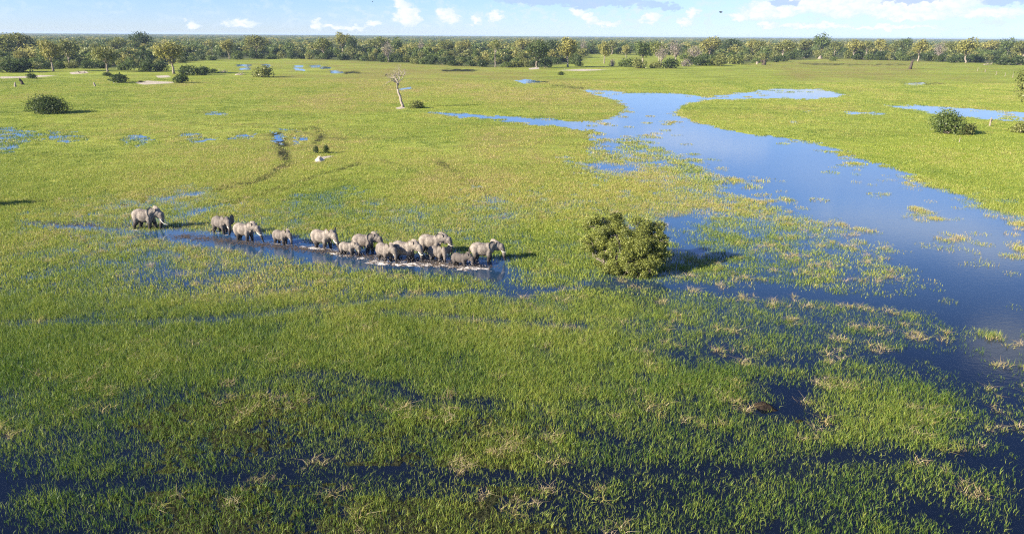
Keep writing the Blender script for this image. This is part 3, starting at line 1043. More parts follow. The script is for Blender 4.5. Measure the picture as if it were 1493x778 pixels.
def make_elephant(p, label, H, heading, gait, head_yaw=0.0, head_pitch=0.0, ear=25, trunk='down', tusk=0.55, wet=0.0, sink=0.32, calf=False, fat=1.0, ear_far=None):
    import bmesh
    root = empty('elephant', (p.x, p.y, -sink), R(heading), H / 2.5)
    tag(root, label, 'elephant', 'elephants wading in a line through the flooded grass')
    bm = bmesh.new()
    ellipsoid(bm, (0.0, 0, 1.60), (1.12, 0.64 * fat, 0.70))
    ellipsoid(bm, (-0.72, 0, 1.66), (0.66, 0.58 * fat, 0.68))
    ellipsoid(bm, (0.62, 0, 1.68), (0.60, 0.54 * fat, 0.68))
    ellipsoid(bm, (0.78, 0, 2.02), (0.48, 0.34, 0.34))
    ellipsoid(bm, (-0.50, 0, 2.08), (0.62, 0.36, 0.30))
    ellipsoid(bm, (0.05, 0, 1.30), (0.85, 0.50 * fat, 0.44))
    limb(bm, [(0.80, 0, 1.85), (1.32, 0, 1.98)], [0.50, 0.42])
    pv = Vector((1.15, 0, 1.95))
    hr = Matrix.Translation(pv) @ Matrix.Rotation(R(head_yaw), 4, 'Z') @ Matrix.Rotation(R(head_pitch), 4, 'Y') @ Matrix.Translation(-pv)
    hm = bmesh.new()
    ellipsoid(hm, (1.56, 0, 2.08), (0.42, 0.36, 0.47), Matrix.Rotation(R(18), 4, 'Y'))
    ellipsoid(hm, (1.48, 0, 2.34), (0.30, 0.29, 0.26))
    ellipsoid(hm, (1.72, 0, 1.92), (0.30, 0.27, 0.36))
    ellipsoid(hm, (1.56, 0, 1.66), (0.30, 0.19, 0.20), Matrix.Rotation(R(35), 4, 'Y'))
    ellipsoid(hm, (1.72, 0.21, 2.12), (0.13, 0.09, 0.10))
    ellipsoid(hm, (1.72, -0.21, 2.12), (0.13, 0.09, 0.10))
    tp = curve_pts(TRUNKS[trunk], 3)
    rr = [0.25 * (1 - i / (len(tp) - 1)) ** 1.15 + 0.075 for i in range(len(tp))]
    limb(hm, [tuple(q) for q in tp], rr)
    for s in (-1, 1):
        limb(hm, [(1.82, 0.16 * s, 1.80), (1.98, 0.20 * s, 1.60)], [0.14, 0.10])
    bmesh.ops.transform(hm, matrix=hr, verts=hm.verts)
    tmp = bpy.data.meshes.new('tmp')
    hm.to_mesh(tmp)
    bm.from_mesh(tmp)
    bpy.data.meshes.remove(tmp)
    hm.free()
    # legs: gait gives how far each foot is carried forward (front left, front right, hind left, hind right)
    for j, (s, fx) in enumerate(((1, 0.70), (-1, 0.70), (1, -0.78), (-1, -0.78))):
        sw = gait[j]
        if fx > 0:
            lift = 0.10 if sw < -0.25 else 0.0
            limb(bm, [(fx, 0.30 * s, 1.45), (fx + 0.45 * sw + 0.03, 0.31 * s, 0.82), (fx + 0.80 * sw - 0.02, 0.31 * s, 0.36 + lift), (fx + 0.95 * sw, 0.31 * s, 0.10 + lift)], [0.31, 0.215, 0.175, 0.205])
        else:
            lift = 0.10 if sw < -0.25 else 0.0
            limb(bm, [(fx, 0.28 * s, 1.45), (fx + 0.50 * sw + 0.14, 0.31 * s, 0.90), (fx + 0.80 * sw - 0.03, 0.31 * s, 0.42 + lift), (fx + 0.95 * sw + 0.02, 0.31 * s, 0.10 + lift)], [0.40, 0.26, 0.175, 0.20])
    me = bpy.data.meshes.new('body')
    bm.to_mesh(me)
    bm.free()
    ob = bpy.data.objects.new('body', me)
    C.objects.link(ob)
    md = ob.modifiers.new('r', 'REMESH')
    md.mode = 'VOXEL'
    md.voxel_size = 0.062
    sm = ob.modifiers.new('s', 'SMOOTH')
    sm.factor = 0.5
    sm.iterations = 4
    dg = bpy.context.evaluated_depsgraph_get()
    dg.update()
    nm = bpy.data.meshes.new_from_object(ob.evaluated_get(dg))
    ob.modifiers.clear()
    ob.data = nm
    nm.name = 'body'
    nm.materials.clear()
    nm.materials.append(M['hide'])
    nm.polygons.foreach_set('use_smooth', np.ones(len(nm.polygons), bool))
    ob.parent = root
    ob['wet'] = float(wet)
    ob['wet_shade_amt'] = 1.0
    # ears: broad plates with a rounded top and a pointed lower lobe
    for s in (-1, 1):
        outline = [(0.00, 0.30), (0.18, 0.46), (0.45, 0.50), (0.70, 0.38), (0.82, 0.12), (0.76, -0.18), (0.60, -0.45), (0.40, -0.66), (0.24, -0.72), (0.12, -0.52), (0.02, -0.22)]
        cx_, cz_ = 0.40, -0.02
        e_ = MB()
        vs, fs = [], []
        nO = len(outline)
        for side in (0, 1):
            for fr in (0.0, 0.5, 1.0):
                for (u, v) in outline:
                    uu, vv = cx_ + (u - cx_) * fr, cz_ + (v - cz_) * fr
                    wv = 0.07 * math.sin(uu * 6.0 + vv * 3) + (0.03 if ear < 10 else 0.10) * uu * uu
                    vs.append((-uu, (wv + 0.03 * side * (1.2 - fr * 0.7)) * s, vv))
        for side in (0, 1):
            o_ = side * 3 * nO
            for ring in (0, 1):
                for i in range(nO):
                    a, b = o_ + ring * nO + i, o_ + ring * nO + (i + 1) % nO
                    fs.append((a, b, b + nO, a + nO))
        for i in range(nO):
            a, b = 2 * nO + i, 2 * nO + (i + 1) % nO
            fs.append((a, b, b + 3 * nO, a + 3 * nO))
        e_.add(vs, fs)
        eo = e_.build('ear', M['hide'], root, True)
        k_ = 0.92 if not calf else 0.85
        eo.matrix_local = hr @ Matrix.Translation((1.44, 0.33 * s, 2.10)) @ Matrix.Rotation(-R(ear if s < 0 or ear_far is None else ear_far) * s, 4, 'Z') @ Matrix.Rotation(R(8), 4, 'Y') @ Matrix.Scale(k_ * 1.12, 4)
        eo['wet'] = float(wet)
        eo['wet_shade_amt'] = 0.0
        if tusk > 0:
            t_ = MB()
            L_ = tusk
            pts = curve_pts([(0, 0, 0), (0.35 * L_, 0.07 * L_ * s, -0.42 * L_), (0.80 * L_, 0.10 * L_ * s, -0.66 * L_), (1.25 * L_, 0.05 * L_ * s, -0.66 * L_)], 4)
            t_.tube(pts, [0.060 * (1 - 0.8 * i / (len(pts) - 1)) for i in range(len(pts))], 8)
            to = t_.build('tusk', M['ivory'], root, True)
            to.matrix_local = hr @ Matrix.Translation((1.96, 0.19 * s, 1.60))
    t_ = MB()
    pts = curve_pts([(-1.30, 0, 1.85), (-1.45, 0.03, 1.55), (-1.48, 0.08, 1.15), (-1.44, 0.12, 0.85)], 4)
    t_.tube(pts, [0.075 - 0.05 * i / (len(pts) - 1) for i in range(len(pts))], 7)
    tl = t_.build('tail', M['hide'], root, True)
    tl['wet'], tl['wet_shade_amt'] = 0.4, 0.0
    h_ = MB()
    for q_ in range(8):
        a = q_ * 0.78
        h_.tube([(-1.44, 0.12, 0.88), (-1.44 + 0.05 * math.cos(a), 0.12 + 0.05 * math.sin(a), 0.70), (-1.44 + 0.03 * math.cos(a), 0.12 + 0.03 * math.sin(a), 0.52)], [0.018, 0.016, 0.004], 4)
    h_.build('tail_tuft', M['black'], tl)
    return root


STRIDE = (0.30, -0.22, -0.24, 0.26)
STRIDE2 = (-0.26, 0.28, 0.22, -0.26)
AMBLE = (0.14, -0.12, -0.14, 0.12)
AMBLE2 = (-0.12, 0.16, 0.14, -0.16)
herd = [
    (213, 333, 'large elephant with long tusks walking last, far behind the herd', dict(H=2.95, heading=-6, gait=(0.36, -0.02, 0.02, -0.40), ear=16, trunk='back', tusk=0.80, sink=0.22, head_pitch=10)),
    (323, 339, 'elephant with spread ears following close behind a pale elephant', dict(H=2.55, heading=-32, gait=STRIDE2, head_yaw=-18, ear=18, ear_far=58, trunk='curl', tusk=0.40, wet=0.55)),
    (357, 350, 'pale elephant with tusks reaching its trunk forward to the water', dict(H=2.6, heading=-20, gait=AMBLE, ear=3, trunk='reach', tusk=0.55)),
    (410, 355, 'small elephant walking alone in the middle gap of the line', dict(H=2.1, heading=-28, gait=AMBLE2, head_yaw=-10, ear=4, trunk='down', tusk=0.22, wet=0.4)),
    (470, 361, 'elephant with ears flared wide splashing behind the calf', dict(H=2.65, heading=-24, gait=STRIDE, head_yaw=-14, ear=5, ear_far=62, trunk='reach', tusk=0.5)),
    (507, 371, 'pale young elephant in front of the dark sided cow', dict(H=1.9, heading=-18, gait=STRIDE2, head_yaw=-6, ear=4, trunk='down', tusk=0.25, head_pitch=12)),
    (531, 366, 'grown elephant with shaded flank walking beyond the young pale one', dict(H=2.5, heading=-12, gait=STRIDE, ear=20, trunk='down', tusk=0.4, wet=0.25)),
    (561, 379, 'elephant with its tail stuck out and trunk hanging toward the viewer', dict(H=2.4, heading=-48, gait=AMBLE, head_yaw=6, ear=4, trunk='down', tusk=0.2, wet=0.3)),
    (589, 379, 'elephant with dark shaded belly and white tusks in the tight group', dict(H=2.65, heading=-22, gait=(0.26, 0.10, -0.2, 0.1), head_yaw=-8, ear=3, trunk='down', tusk=0.5)),
    (629, 369, 'big pale elephant standing tallest at the back of the tight group', dict(H=2.7, heading=-14, gait=AMBLE2, ear=2, trunk='down', tusk=0.4)),
    (637, 380, 'smooth grey elephant with its face turned to the viewer, both ears out', dict(H=2.1, heading=-30, gait=AMBLE, head_yaw=-48, ear=52, trunk='down', tusk=0.15, wet=0.35)),
    (671, 387, 'dark wet calf wading beside the leading elephant', dict(H=1.85, heading=-24, gait=STRIDE2, ear=4, trunk='down', tusk=0.0, wet=0.85, calf=True, head_pitch=12)),
    (704, 380, 'lead elephant stepping from the churned water into tall grass', dict(H=2.6, heading=-6, gait=(0.06, -0.06, 0.1, -0.2), ear=30, trunk='down', tusk=0.42, head_pitch=-4)),
]
for px_, py_, lab, kw in herd:
    make_elephant(at(px_, py_), lab, **kw)

# churned water round the legs, and the brown litter drifting in the wake
g2 = np.random.default_rng(5)


def flecks(name, spots, n, size, zmax, mat, label, stretch=1.6):
    sp = np.array([[*at(a, b).xy, r] for a, b, r, w in spots])
    w = np.array([s[3] for s in spots], float)
    idx = g2.choice(len(sp), n, p=w / w.sum())
    pos = np.zeros((n, 3))
    pos[:, :2] = sp[idx, :2] + g2.normal(size=(n, 2)) * sp[idx, 2:3] * np.array([0.85, 0.55])
    pos[:, 2] = np.abs(g2.normal(size=n)) ** 1.5 * zmax + 0.012
    k_ = 7
    a = np.linspace(0, 2 * math.pi, k_, endpoint=False)[None, :] + g2.random((n, 1)) * 6
    rad = size * (0.3 + 1.0 * g2.random((n, 1)) ** 2) * (0.6 + 0.7 * g2.random((n, k_)))
    ring = np.stack([pos[:, None, 0] + rad * np.cos(a) * stretch, pos[:, None, 1] + rad * np.sin(a), np.repeat(pos[:, None, 2], k_, 1) - 0.012 + 0.02 * g2.random((n, k_))], -1)
    top = pos.copy()
    top[:, 2] += size * 0.45 * (0.3 + g2.random(n))
    tri = np.stack([ring, np.roll(ring, -1, 1), np.repeat(top[:, None], k_, 1)], 2).reshape(-1, 3, 3)
    me = quad_mesh(name, tri, np.repeat(g2.random(n), k_), mat)
    o = link(bpy.data.objects.new(name, me))
    return tag(o, label, kind='stuff')


foam_spots = [(200, 335, .5, .3), (222, 336, .5, .4), (240, 332, .45, 1.4), (315, 340, .6, 1.2), (328, 343, .5, .7), (357, 352, .8, .5), (405, 356, .9, 1.2), (425, 358, .7, 1.2), (440, 360, .7, .5),
              (458, 362, .9, 2.2), (470, 364, .8, 1.5), (490, 369, .9, 1.6), (505, 374, .8, 1.2), (525, 377, 1.0, 1.2), (545, 381, 1.0, 1.6),
              (560, 384, 1.0, 2.0), (580, 385, 1.0, 2.6), (600, 385, .9, 3.0), (620, 386, 1.0, 3.6), (640, 386, 1.1, 3.2), (655, 389, .9, 2.0), (675, 391, 1.0, 2.6), (690, 391, .8, 2.0), (702, 388, .8, 1.2), (708, 392, .6, 1.0)]


def foam_sheet():
    """lacy rafts of froth lying on the water round the legs"""
    c = 0.085
    sp = np.array([[*at(a, b).xy, r, w] for a, b, r, w in foam_spots])
    x0, x1 = sp[:, 0].min() - 3, sp[:, 0].max() + 3
    y0, y1 = sp[:, 1].min() - 3, sp[:, 1].max() + 3
    xs, ys = np.arange(x0, x1, c), np.arange(y0, y1, c)
    X, Y = np.meshgrid(xs, ys)
    den = np.zeros(X.shape)
    for a, b, r, w in sp:
        den = np.maximum(den, (0.45 + 0.22 * min(w, 2.6)) * np.exp(-((X - a) / (1.25 * r)) ** 2 - ((Y - b) / (0.95 * r)) ** 2))
    n_a = fbm(X / 0.75, Y / 0.55, 201, 5, 0.7)
    n_b = fbm(X / 2.2, Y / 1.5, 207, 3)
    v = den + 1.25 * n_a + 0.7 * n_b
    keep = v[:-1, :-1] > 0.58 + 0.5 * fbm(X / 0.28, Y / 0.2, 241, 3, 0.8)[:-1, :-1]
    z = 0.012 + 0.10 * np.clip(v - 0.55, 0, 1) + 0.04 * np.clip(n_a, 0, 1)
    ny, nx = X.shape
    idx = np.arange(nx * ny).reshape(ny, nx)
    q = np.stack([idx[:-1, :-1], idx[:-1, 1:], idx[1:, 1:], idx[1:, :-1]], -1)[keep]
    used, inv_ = np.unique(q, return_inverse=True)
    P = np.stack([X, Y, z], -1).reshape(-1, 3)[used]
    me = bpy.data.meshes.new('churned_foam')
    me.from_pydata(P.tolist(), [], inv_.reshape(-1, 4).tolist())
    lf = np.clip(0.33 + 2.6 * fbm(X / 0.35, Y / 0.25, 231, 4, 0.75) + 0.9 * n_b, 0, 1).reshape(-1)[used]
    me.attributes.new('leaf', 'FLOAT', 'POINT').data.foreach_set('value', lf.astype(np.float32))
    me.polygons.foreach_set('use_smooth', np.ones(len(me.polygons), bool))
    me.materials.append(M['foam'])
    tag(link(bpy.data.objects.new('churned_foam', me)), 'white and muddy froth churned up round the legs of the elephants', kind='stuff')
    print('foam', len(q))


foam_sheet()
flecks('splash_drops', [t for t in foam_spots if t[3] > 1.0], 1500, 0.032, 0.28, M['foam'], 'white splashes thrown up by the wading elephants')
deb = [(60 + 25 * i, 325 + 0.9 * i * 0.9, 1.6, .6) for i in range(9)] + [(270 + 28 * i, 345 + 2.9 * i, 1.2, 1.0) for i in range(16)]
flecks('drifting_litter', deb, 8000, 0.055, 0.03, M['debris'], 'brown uprooted litter drifting in the muddy wake', 2.2)


# ------------------------------------------------------------------ trees and bushes
def crown_clumps(g, k, w, d, h, z0, puff=0.42, top=1.0):
    """clumps spread through an ellipsoid crown of width w, depth d, height h standing on z0"""
    out = []
    for i in range(k):
        v = unit(g.normal(size=3)) * (0.35 + 0.55 * g.random() ** 0.5)
        r = puff * (0.65 + 0.6 * g.random())
        zc = z0 + h * 0.5 + v[2] * h * 0.36
        out.append((v[0] * w * 0.38, v[1] * d * 0.38, zc, r * w * 0.46, r * d * 0.46, r * h * 0.46 * top))
    return out


def wobble(g, a, b, n, amp):
    a, b = Vector(a), Vector(b)
    pts = []
    for i in range(n + 1):
        t = i / n
        j = Vector(g.normal(size=3) * amp) * math.sin(math.pi * t)
        pts.append(a.lerp(b, t) + j)
    return pts


def make_tree_meshes(seed, h, w, trunk_h, lean=0.0, k=16, n=1500, size=0.42, leaf='olive', bark='bark', puff=0.42, forks=2, rad=0.45, open_=1.0):
    g = np.random.default_rng(seed)
    tb = MB()
    cl = crown_clumps(g, k, w, w * 0.9, h - trunk_h * 0.8, trunk_h * 0.8, puff)
    cl = [(c[0] + lean * h * 0.25, c[1], c[2], c[3], c[4], c[5]) for c in cl]
    fork = Vector((lean * trunk_h, 0, trunk_h))
    base = wobble(g, (0, 0, -0.3), fork, 4, 0.12 * rad * 3)
    tb.tube(base, [rad * (1.35 - 0.12 * i) if i == 0 else rad * (1.0 - 0.1 * i) for i in range(5)], 8)
    order = sorted(range(len(cl)), key=lambda i: g.random())
    for i in order[:max(6, int(k * 0.7))]:
        c = cl[i]
        pts = wobble(g, fork if g.random() < 0.7 else base[3], (c[0], c[1], c[2]), 4, 0.35)
        tb.tube(pts, [rad * 0.55, rad * 0.42, rad * 0.3, rad * 0.2, rad * 0.08], 5)
    V, lf = leaves(g, cl, n, size, 0.45)
    return tb.mesh('trunk', M[bark], True), quad_mesh('crown', V, lf, M[leaf])


def put_tree(name, meshes, loc, rz, s, label, cat='tree', group=None):
    root = empty(name, loc, rz)
    root.scale = s if isinstance(s, tuple) else (s, s, s)
    tag(root, label, cat, group)
    for part, me in zip(('trunk', 'crown'), meshes):
        link(bpy.data.objects.new(part, me), root)
    return root


def copy_thing(o, loc, rz, s, label, group=None):
    c = o.copy()
    C.objects.link(c)
    c.location = loc
    c.rotation_euler = (0, 0, rz)
    c.scale = s if isinstance(s, tuple) else (s, s, s)
    c['label'] = label
    if group:
        c['group'] = group
    elif 'group' in c:
        del c['group']
    for ch in o.children:
        d = ch.copy()
        C.objects.link(d)
        d.parent = c
    return c


# prototypes, all nominally 14 m tall and 12 m wide
KINDS = {
    'gold': [make_tree_meshes(100 + i, 14, 12, 5.0, 0.12 * (-1) ** i, 17, 1500, 0.45, 'gold') for i in range(3)],
    'olive': [make_tree_meshes(110 + i, 14, 13, 4.5, 0.10 * (-1) ** i, 18, 1500, 0.45, 'olive') for i in range(4)],
    'green': [make_tree_meshes(120 + i, 14, 12, 3.5, 0.05, 18, 1600, 0.45, 'green', puff=0.46) for i in range(3)],
    'dark': [make_tree_meshes(130 + i, 14, 13, 3.0, 0.0, 18, 1700, 0.45, 'dark', puff=0.5) for i in range(3)],
    'grey': [make_tree_meshes(140 + i, 14, 12, 3.5, 0.0, 22, 800, 0.28, 'grey', 'deadwood', rad=0.35) for i in range(2)],
    'thin': [make_tree_meshes(150 + i, 14, 8, 6.0, 0.03, 10, 450, 0.40, 'olive', 'deadwood', rad=0.30) for i in range(2)],
}


def make_bush_meshes(seed, h, w, n, size, leaf, k=14, rad=0.09):
    g = np.random.default_rng(seed)
    cl = []
    for i in range(k):
        a = g.random() * 6.28
        r = g.random() ** 0.6
        top = (1 - 0.6 * r * r) * h
        rr = w * (0.17 + 0.10 * g.random())
        cl.append((math.cos(a) * r * w * 0.36, math.sin(a) * r * w * 0.36, max(top * (0.45 + 0.3 * g.random()), rr * 0.4), rr, rr, min(rr, h * 0.40)))
    tb = MB()
    for c in cl[:10]:
        tb.tube(wobble(g, (0.2 * c[0], 0.2 * c[1], -0.2), c[:3], 3, 0.12), [rad * 1.3, rad, rad * 0.7, rad * 0.3], 5)
    V, lf = leaves(g, cl, n, size, 0.5)
    V[:, :, 2] = np.maximum(V[:, :, 2], 0.03)
    return tb.mesh('stem', M['bark'], True), quad_mesh('foliage', V, lf, M[leaf])


def put_bush(meshes, loc, rz, s, label, group=None):
    root = empty('bush', loc, rz)
    root.scale = s if isinstance(s, tuple) else (s, s, s)
    tag(root, label, 'bush', group)
    for part, me in zip(('stem', 'foliage'), meshes):
        link(bpy.data.objects.new(part, me), root)
    return root


# shrubs 3 m tall, 5.5 m wide
SHRUBS = {
    'dark': [make_bush_meshes(200 + i, 3.0, 5.5, 900, 0.26, 'dark') for i in range(3)],
    'green': [make_bush_meshes(210 + i, 3.0, 5.5, 900, 0.26, 'green') for i in range(3)],
    'olive': [make_bush_meshes(220 + i, 3.0, 5.5, 900, 0.26, 'olive') for i in range(3)],
    'grey': [make_bush_meshes(230, 3.0, 5.5, 600, 0.2, 'grey')],
}

# the great bush beside the herd
b0, b1 = at(846, 385), at(972, 385)
bw = (b1 - b0).length
bp = at(908, 394)


def big_bush():
    g = np.random.default_rng(77)
    u = mpp(908, 394)

    def W_(px, py, depth, r):
        """a clump seen at that pixel, 'depth' metres beyond the bush centre"""
        d = ray(px, py)
        t = (bp.y + depth) / d[1]
        return (d[0] * t - bp.x, depth, max(CAM_H + d[2] * t, 0.2), r * u * 1.1, r * u * 1.1, r * u * 0.95)
    cl = [W_(880, 317, 2.9, 17), W_(866, 330, 2.4, 14), W_(897, 321, 2.9, 12), W_(893, 333, 2.0, 14), W_(930, 333, 1.2, 16), W_(948, 338, 0.8, 17), W_(958, 333, 1.3, 11), W_(914, 342, 1.0, 17),
          W_(890, 345, 0.6, 20), W_(868, 350, 0.8, 16), W_(857, 358, 0.4, 11), W_(930, 356, -0.4, 20), W_(952, 362, -0.2, 16), W_(962, 372, -0.6, 13), W_(905, 364, -0.8, 20), W_(880, 366, -0.2, 15),
          W_(920, 380, -1.8, 18), W_(944, 384, -1.8, 15), W_(900, 384, -1.6, 14), W_(930, 398, -2.4, 11), W_(946, 396, -2.2, 9), W_(914, 396, -2.2, 9), W_(965, 350, 0.6, 9), W_(866, 364, -0.2, 11), W_(876, 378, -0.8, 12), W_(890, 392, -1.6, 10), W_(958, 352, 0.2, 15), W_(940, 346, 0.6, 17), W_(948, 372, -0.6, 15)]
    root = empty('bush', (bp.x, bp.y, 0))
    tag(root, 'large spreading olive green bush standing in the marsh ahead of the herd', 'bush')
    sub = []
    for c in cl:
        for _ in range(7):
            v = unit(g.normal(size=3) + np.array([0, 0, 0.3]))
            r_ = c[3] * (0.34 + 0.22 * g.random())
            sub.append((c[0] + v[0] * c[3] * 0.75, c[1] + v[1] * c[3] * 0.75, c[2] + v[2] * c[5] * 0.75, r_, r_, r_ * 0.75))
    V, lf = leaves(g, sub, 64000, 0.080, 0.30)
    V[:, :, 2] = np.maximum(V[:, :, 2], 0.05)
    link(bpy.data.objects.new('foliage', quad_mesh('foliage', V, lf, M['bushleaf'])), root)
    tb = MB()
    for c in cl:
        st = (0.25 * c[0] - 0.3, 0.35 * c[1] + 0.2, -0.2)
        tb.tube(wobble(g, st, c[:3], 5, 0.25), [0.13, 0.11, 0.09, 0.07, 0.05, 0.02], 6)
        for _ in range(4):
            e = Vector(c[:3]) + Vector(unit(g.normal(size=3)) * c[3] * 1.1)
            tb.tube(wobble(g, c[:3], e, 3, 0.1), [0.035, 0.028, 0.02, 0.008], 4)
    tb.build('branches', M['bark'], root, True)
    ub = MB()
    for (px_, py_) in ((858, 357), (862, 366), (870, 376), (882, 384), (866, 372)):
        q = at(px_, py_, 0.3)
        for _ in range(2):
            e = q + Vector((g.normal() * 0.4, g.normal() * 0.5, 0.5 + 0.6 * g.random()))
            ub.tube([tuple(Vector((q.x, q.y, -0.1)) - Vector((bp.x, bp.y, 0))), tuple((q + e) / 2 - Vector((bp.x, bp.y, -0.1))), tuple(e - Vector((bp.x, bp.y, 0)))], [0.07, 0.05, 0.02], 5)
    ub.build('bare_twigs', M['bark'], root, True)['kind'] = 'stuff'


big_bush()


def tree_px(x, base, top, kind, width, label, i=0, name='tree', group=None, dx=0.0):
    """a tree standing at pixel (x, base) whose top reaches pixel row 'top' and whose crown is 'width' pixels across"""
    p_ = at(x, base)
    u = mpp(x, base)
    hgt = (base - top) * u * 1.03
    s = (width * u / 10.8, width * u / 10.8, hgt / 13.4)
    ms = KINDS[kind]
    return put_tree(name, ms[i % len(ms)], p_, (i * 2.399 + x) % 6.28, s, label, 'tree', group)


def bush_px(x, base, width, height, kind, label, i=0, group=None):
    p_ = at(x, base)
    u = mpp(x, base)
    s = (width * u / 5.8, width * u / 5.8, height * u / 3.0)
    ms = SHRUBS[kind]
    return put_bush(ms[i % len(ms)], p_, (i * 1.7 + x) % 6.28, s, label, group)


# single bushes out on the meadow
near_bush = make_bush_meshes(300, 4.0, 8.0, 5200, 0.17, 'dark', 18, 0.10)
near_bush2 = make_bush_meshes(301, 4.0, 8.0, 4200, 0.18, 'green', 16, 0.10)
u = mpp(71, 166)
put_bush(near_bush, at(71, 165), 0.4, (64 * u / 8.2, 64 * u / 8.2, 26 * u / 4.0), 'broad dark green bush alone on the left meadow with a long shadow')
u = mpp(1380, 196)
bb = put_bush(near_bush2, at(1378, 195), 1.2, (58 * u / 8.2, 58 * u / 8.2, 36 * u / 4.2), 'bushy green shrub with leafy upright shoots on the right meadow')
put_bush(SHRUBS['olive'][1], at(1412, 196), 2.0, (34 * u / 5.8, 34 * u / 5.8, 16 * u / 3), 'low thin shrub at the right foot of the leafy right meadow shrub')
bush_px(1490, 194, 34, 16, 'olive', 'round olive shrub cut by the right edge of the view', 2)
bush_px(174, 121, 34, 14, 'dark', 'rounded dark shrub left of the white sand patch', 1)
bush_px(264, 121, 26, 13, 'dark', 'small dark shrub right of the white sand patch', 2)
bush_px(276, 110, 34, 14, 'dark', 'long dark shrub behind the small shrub by the sand', 0)
bush_px(297, 110, 26, 14, 'dark', 'dark shrub joining the long dark shrub on its right', 1)
bush_px(384, 113, 34, 16, 'olive', 'low olive shrub alone beside the small ponds', 0)
bush_px(312, 106, 14, 6, 'green', 'tiny low shrub trailing right of the long dark shrubs', 0)
bush_px(48, 115, 18, 8, 'dark', 'small dark shrub on the pale sandy strip', 2)
bush_px(15, 106, 46, 18, 'dark', 'thick dark bush at the left edge of the view', 1)
bush_px(32, 105, 36, 20, 'dark', 'dark bush standing right against the thick left edge bush', 2)
bush_px(606, 158, 26, 11, 'olive', 'low round shrub at the foot of the bare dead tree', 1)
bush_px(461, 224, 9, 12, 'dark', 'small dark leafy sapling beside the sand mound', 0)
bush_px(476, 224, 10, 14, 'dark', 'taller dark sapling just behind the sand mound', 1)
bush_px(818, 110, 12, 6, 'dark', 'small dark shrub alone on the grass before the golden tree', 1)
bush_px(157, 111, 16, 6, 'dark', 'low dark shrub at the foot of the green left meadow tree', 1)
bush_px(1215, 89, 0.1 + 14, 6, 'green', 'low shrub on the grass before the right woodland', 0)
# a tree just outside the left edge whose shadow reaches in
bush_px(-42, 302, 40, 40, 'green', 'bush standing just past the left edge, its shadow reaching in', 0)

# tree cut off by the right edge
u = mpp(1508, 168)
put_tree('tree', make_tree_meshes(400, 14, 15, 5.0, 0.0, 22, 4200, 0.34, 'olive'), at(1507, 172), 2.2, (74 * u / 15.0, 74 * u / 15.0, 74 * u / 14.0), 'sparse olive tree leaning in from the right edge of the view')


# the bare dead tree in the meadow
def dead_tree(px_, base, top, label, seed, name='dead_tree', lean=-0.12, depth=5, mat='deadwood', spread=0.55):
    g = np.random.default_rng(seed)
    p_ = at(px_, base)
    u = mpp(px_, base)
    hgt = (base - top) * u
    root = empty(name, p_)
    tag(root, label, 'dead tree')
    tb = MB()
    br = MB()
    fork = Vector((lean * hgt, 0, hgt * 0.45))
    r0 = hgt * 0.034
    pts = wobble(g, (0, 0, -0.3), fork, 5, r0 * 0.22)
    tb.tube(pts, [r0 * 1.3, r0, r0 * 0.9, r0 * 0.85, r0 * 0.8, r0 * 0.8], 9)
    tips = []

    def grow(p0, d, L_, r, lev):
        p1 = p0 + d * L_
        br.tube(wobble(g, p0, p1, 3, L_ * 0.07), [r, r * 0.85, r * 0.72, r * 0.6], 6 if lev < 2 else 4)
        if lev >= depth:
            tips.append(p1)
            return
        for _ in range(3 if lev < 2 else 2 + (g.random() < 0.3)):
            nd = Vector(unit(np.array(d) + g.normal(size=3) * spread + np.array([0, 0, 0.12])))
            grow(p1, nd, L_ * (0.62 + 0.22 * g.random()), r * 0.60, lev + 1)
    for _ in range(3):
        d = Vector(unit(np.array([g.normal() * 0.5, g.normal() * 0.4, 1.0])))
        grow(fork, d, hgt * 0.19, r0 * 0.66, 1)
    tb.build('trunk', M[mat], root, True)
    br.build('branches', M[mat], root, True)
    return root


dead_tree(588, 157, 98, 'pale bare dead tree standing alone in the open meadow', 12)


def make_bird(loc, heading, span, label, perched=False):
    root = empty('bird', loc, heading)
    tag(root, label, 'bird')
    b = MB()
    L_ = span * 0.45
    pts = [(-L_ * 0.5, 0, 0), (-L_ * 0.25, 0, 0), (0, 0, 0.01), (L_ * 0.28, 0, 0.02), (L_ * 0.42, 0, 0.05), (L_ * 0.55, 0, 0.04)]
    if perched:
        pts = [(-p_[0] * 0.0 + p_[0] * 0.45, 0, p_[0] * 0.9 + L_ * 0.45) for p_ in pts]
    b.tube(pts, [0.02 * span, 0.07 * span, 0.10 * span, 0.08 * span, 0.055 * span, 0.01 * span], 8)
    b.build('body', M['black'], root, True)
    for s in (-1, 1):
        w_ = MB()
        if perched:
            w_.add([(0.05 * span, 0.09 * span * s, 0.36 * span), (-0.02 * span, 0.11 * span * s, 0.2 * span), (-0.14 * span, 0.05 * span * s, 0.0), (-0.1 * span, 0.04 * span * s, 0.28 * span)], [(0, 1, 2), (0, 2, 3), (0, 3, 1), (1, 3, 2)])
        else:
            up = 0.10 * span
            top_ = [(0.12 * span, 0.05 * span * s, 0.02), (0.14 * span, 0.26 * span * s, up), (-0.02 * span, 0.52 * span * s, up * 0.6), (-0.10 * span, 0.28 * span * s, up * 0.9), (-0.10 * span, 0.06 * span * s, 0.02)]
            w_.add(top_ + [(a_, b_, c_ - 0.02 * span) for a_, b_, c_ in top_], [(0, 1, 3, 4), (1, 2, 3), (9, 8, 6, 5), (8, 7, 6), (0, 5, 6, 1), (1, 6, 7, 2), (2, 7, 8, 3), (3, 8, 9, 4)])
        w_.build('wing', M['black'], root)
    return root


def on_ray(px_, py_, y_):
    d = ray(px_, py_)
    t = y_ / d[1]
    return Vector((d[0] * t, y_, CAM_H + d[2] * t))


